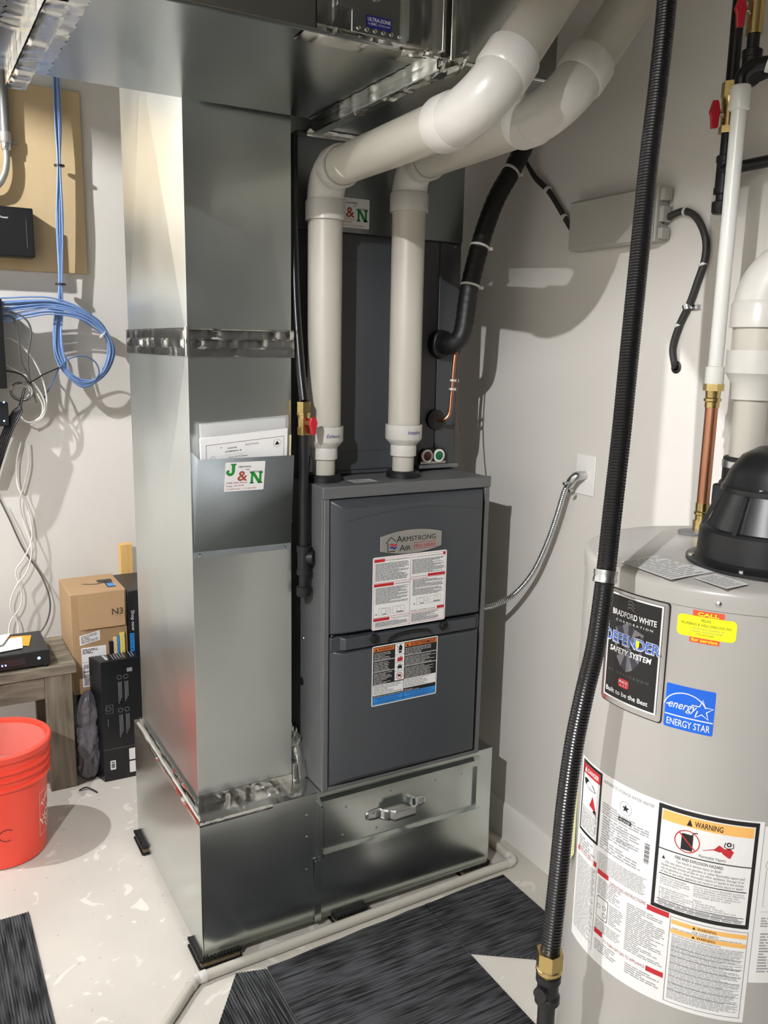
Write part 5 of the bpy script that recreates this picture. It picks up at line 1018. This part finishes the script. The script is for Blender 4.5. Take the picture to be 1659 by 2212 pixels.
# ---------------------------------------------------------------- boxes behind the bench
t = thing('cardboard_box', 'brown cardboard shipping box with shipping labels behind the black box', 'box')
x0, x1, y0, y1, z0, z1 = -.096, .105, 1.22, 1.47, .325, .715
MB().box((x0, y0, z0), (x1, y1, z1), M_CARD).build('carton', t, bevel=.002)
mb = MB(); mb.prism([(x0 + .024, y0 - .003, z1 - .001), (x1 - .006, y0 - .003, z1 - .001), (x1 - .010, y0 - .018, z1 - .134), (x0 + .026, y0 - .015, z1 - .134)], (0, .003, 0), M_CARD); fl = mb.build('flap', t); tag(fl, 'hanging cardboard flap')
L = Label(flat_map((.048, y0 - .0125, z1 - .088)), .004); L.text('N3', 0, 0, .034, mat('brown_ink', '4a3c2c', .7), 1, width=.040, bold=.01); L.build('lettering', t, smooth=0, recalc=False)
L = Label(flat_map((x0 + .026, y0 - .001, .517), u=V(1, 0, .18).normalized())); L.rect(0, 0, .075, .038, M_PAPER, 0); L.lines(.005, .004, .068, .034, 6, M_INKG, 1, short=.5); L.build('address_label', t, smooth=0, recalc=False)
L = Label(flat_map((x0 + .030, y0 - .001, .352))); L.rect(0, 0, .09, .155, M_PAPER, 0); L.lines(.004, .13, .06, .15, 4, M_INK, 1); L.lines(.004, .055, .06, .064, 2, M_INK, 1)
for k in range(16): L.rect(.008 + k * .003, .072, .008 + k * .003 + (.0012 if k % 3 else .002), .088, M_INK, 1)
L.rect(.002, .097, .06, .098, M_INK, 1); L.rect(.002, .06, .06, .061, M_INK, 1); L.lines(.006, .006, .05, .05, 9, M_INK, 1, short=.6); L.build('shipping_label', t, smooth=0, recalc=False)
L = Label(flat_map((.02, 1.25, z1), u=(1, 0, 0), v=(0, 1, 0), n=(0, 0, 1)), .001); L.rect(.01, .10, .065, .14, M_INK, 0); L.rect(.03, .02, .06, .10, M_INK, 0); L.rect(.035, .03, .06, .075, M_INKB, 1); L.stroke([(-.05 + .012 * i, .105 - .02 * math.sin(i / 8 * 3.14)) for i in range(9)], .006, M_INK, 0); L.build('packing_tape', t, smooth=0, recalc=False)
t = thing('taped_box', 'box covered in black and blue packing tape right of the cardboard box', 'box')
MB().box((.108, 1.215, .325), (.30, 1.47, .708), mat('dark_tape_box', '1d2126', .4)).build('carton', t, bevel=.003)
L = Label(flat_map((.109, 1.214, .33))); L.rect(.0, .17, .018, .36, M_INK, 0); L.text('Shop now', .012, .30, .018, M_VINYL, 1, width=.08, ang=-math.pi / 2); L.rect(.004, .13, .02, .21, M_INKB, 1); L.text('free on a', .009, .205, .012, M_INK, 2, width=.06, ang=-math.pi / 2); L.build('printed_tape', t, smooth=0, recalc=False)
for i, (xa, xb, zt, m, lb) in enumerate(((.034, .050, .52, M_INK, 'thin black box edge left in the row above the black carton'), (.050, .064, .535, mat('tan_card', 'c8b48c', .7), 'tan leaflet edge standing above the black carton'), (.066, .072, .54, M_INKB, 'narrow blue strip standing above the black carton'), (.074, .092, .55, mat('yellow_card', 'd8c46a', .6), 'yellow box edge standing above the black carton'))):
    tag(MB().box((xa, 1.206, .30), (xb, 1.2195, zt), m).build('packaging_strip', bevel=.001), lb, 'packaging', 'strips of packaging between the boxes')
tag(MB().box((.150, 1.50, .0005), (.200, 1.535, .822), M_PINE).build('pine_stake', bevel=.002), 'pine wood strip standing behind the boxes', 'wood')
tag(MB().box((-.09, 1.225, .0005), (.09, 1.46, .324), mat('near_black_carton', '15161a', .5)).build('dark_carton', bevel=.002), 'dark carton underneath the cardboard box', 'box')  # carton in one near-black base colour
t = thing('black_carton', 'tall black printed product carton standing beside the return duct', 'box')
c0 = (-.022, 1.105, .0005); c1 = (.160, 1.205, .478)
mb = MB(); mb.prism([(-.020, 1.122, .0005), (.150, 1.118, .0005), (.168, 1.190, .0005), (-.045, 1.200, .0005)], (0, 0, .476), mat('black_gloss_carton', '131418', .3)); mb.build('carton', t, bevel=.002)
ca = V(.170, -.004, 0).normalized()
L = Label(flat_map((-.020, 1.1215, .0005), u=ca, n=(0, -1, 0)), .0006)
mg = mat('silver_print', '8c8e93', .5)
L.rect(.0, .128, .16, .1288, mg, 0); L.rect(.022, .045, .042, .082, M_VINYL, 0, r=.002); L.rect(.026, .052, .038, .070, M_INKG, 1); L.rect(.026, .073, .038, .077, M_INK, 1); L.rect(.092, .072, .13, .118, M_VINYL, 0, r=.004); L.rect(.092, .020, .13, .066, M_VINYL, 0, r=.004)
for (uu, z0_, z1_) in ((.062, .305, .39), (.086, .31, .39), (.062, .17, .26), (.086, .18, .26)):
    for k in range(3): L.rect(uu + .005 * k, z0_ + .01 * k, uu + .005 * k + .0018, z1_, mg, 0)
    L.ring(uu + .005, z1_ + .018, .008, .0012, mg, 0)
L.ring(.024, .29, .008, .0012, mg, 0); L.frame(.014, .272, .040, .305, .0008, mg, 0); L.rect(.020, .22, .0215, .25, mg, 0); L.rect(.095, .425, .115, .440, mg, 0)
L.build('front_print', t, smooth=0, recalc=False)
L = Label(flat_map((-.020, 1.122, .4768), u=ca, v=(0, 1, 0), n=(0, 0, 1)), .0006)
L.text('wireless', .018, .068, .018, M_VINYL, 0, width=.055, ang=-1.45, bold=.02)
for k, (uu, l_) in enumerate(((.032, .05), (.05, .062), (.06, .055), (.07, .06), (.08, .05), (.09, .055), (.115, .06), (.125, .055))): L.rect(uu, .072 - l_, uu + .003, .070, mg, 0)
L.build('top_print', t, smooth=0, recalc=False)
# plastic bag of stuff, bulging between the bench and the carton
rg = random.Random(3); mb = MB(); NU, NV = 64, 56
ph = [rg.uniform(0, 6.28) for _ in range(8)]
from mathutils import noise as mnoise
def bag(a_, b_):
    q = a_ * 2 * math.pi; h = b_
    prof = max(0, 1 - abs(2 * h - 1) ** 6) ** .5
    low = h < .64
    if .60 < h < .69: prof *= .80 + .20 * abs(h - .645) / .045
    w = .050 if low else .047 - .06 * (h - .69); sx = 0.0 if low else .004
    p = V(math.cos(q) * 1.6, math.sin(q) * 1.6, h * 5.5)
    k = 1 + .30 * mnoise.noise(p * 1.1) - .22 * abs(mnoise.noise(p * 2.3 + V(3, 1, 7))) + .12 * abs(mnoise.noise(p * 4.9))
    return V(-.066 + sx + w * prof * k * math.cos(q), 1.180 + .034 * prof * k * math.sin(q), .002 + .352 * h + .012 * prof * math.cos(q) * (1 if not low else 0))
mb.grid(bag, NU, NV, mat('smoky_plastic_bag', '5d5b60', .16, var=.25, scale=14, bump=.35, bscale=45)); tag(mb.build('plastic_bag', smooth=60), 'crumpled gray plastic bag between bench leg and black carton', 'bag')
tag(MB().tube(catmull([(-.118, 1.10, .004), (-.095, 1.10, .010), (-.075, 1.08, .006), (-.062, 1.055, .003)], 6), .003, M_BLK, 7).build('wire_scrap'), 'short black wire scrap on the floor by the bench leg', 'wire')

# ---------------------------------------------------------------- bucket
BXc, BYc, BH = -.398, .835, .388
t = thing('bucket', 'red orange plastic bucket standing on the concrete floor', 'bucket')
def RB(z): return .128 + (.149 - .128) * z / BH
prof = [(0, .0005), (.122, .0005), (.128, .006), (RB(.268), .268), (RB(.27) + .010, .270), (RB(.275) + .011, .276), (RB(.278) + .002, .280), (RB(.30) + .002, .300), (RB(.30) + .010, .302), (RB(.305) + .010, .307), (RB(.31) + .002, .310), (RB(.325) + .002, .326), (RB(.33) + .010, .328), (RB(.33) + .010, .334), (RB(.34) + .002, .337), (RB(.36) + .002, .362), (RB(.365) + .011, .366), (RB(BH) + .012, BH - .004), (RB(BH) + .008, BH), (RB(BH) - .001, BH), (RB(.38) - .004, .376), (RB(.3) - .004, .3), (RB(.26) - .004, .262)]
MB().lathe(prof, (BXc, BYc, 0), M_ORANGE, n=72, closed=True).build('pail', t, smooth=40)
MB().lathe([(RB(.262) - .003, .262), (0, .264)], (BXc, BYc, 0), mat('dusty_residue', 'b8746c', .9, var=.15, scale=12), n=48, closed=True).build('contents', t)
MB().lathe([(RB(.262) - .0048, .263), (RB(.3) - .0048, .3), (RB(.375) - .0048, .374)], (BXc, BYc, 0), mat('dusty_pink_plastic', 'd8786c', .7, var=.12, scale=9), n=72, closed=True).build('dusty_inner_wall', t)
L = Label(cyl_map(BXc, BYc, 0, RB, -98), .0012)
L.ring(.018, .12, .022, .0022, M_INK, 0, 40, 300, 20, .9); L.stroke([(-.045, .105), (-.035, .112)], .002, M_INK, 0)
L2 = Label(cyl_map(BXc, BYc, 0, RB, -42), .0012)
m_ = mat('white_screen_print', 'eed9d2', .5)
L2.frame(0, .065, .15, .215, .0016, m_, 0)
for i, (s_, q0, q1, wd) in enumerate((('THE', .014, .160, .05), ('HOME', .018, .098, .098), ('DEPOT', .046, .075, .105))): L2.text(s_, q0, q1, .042 if i else .026, m_, 0, width=wd, ang=.62, bold=.03)
tag(L2.build('printed_logo', t, smooth=0, recalc=False), 'white printed square logo'); L.build('marker_letter', t, smooth=0, recalc=False)
bpy.context.view_layer.update()
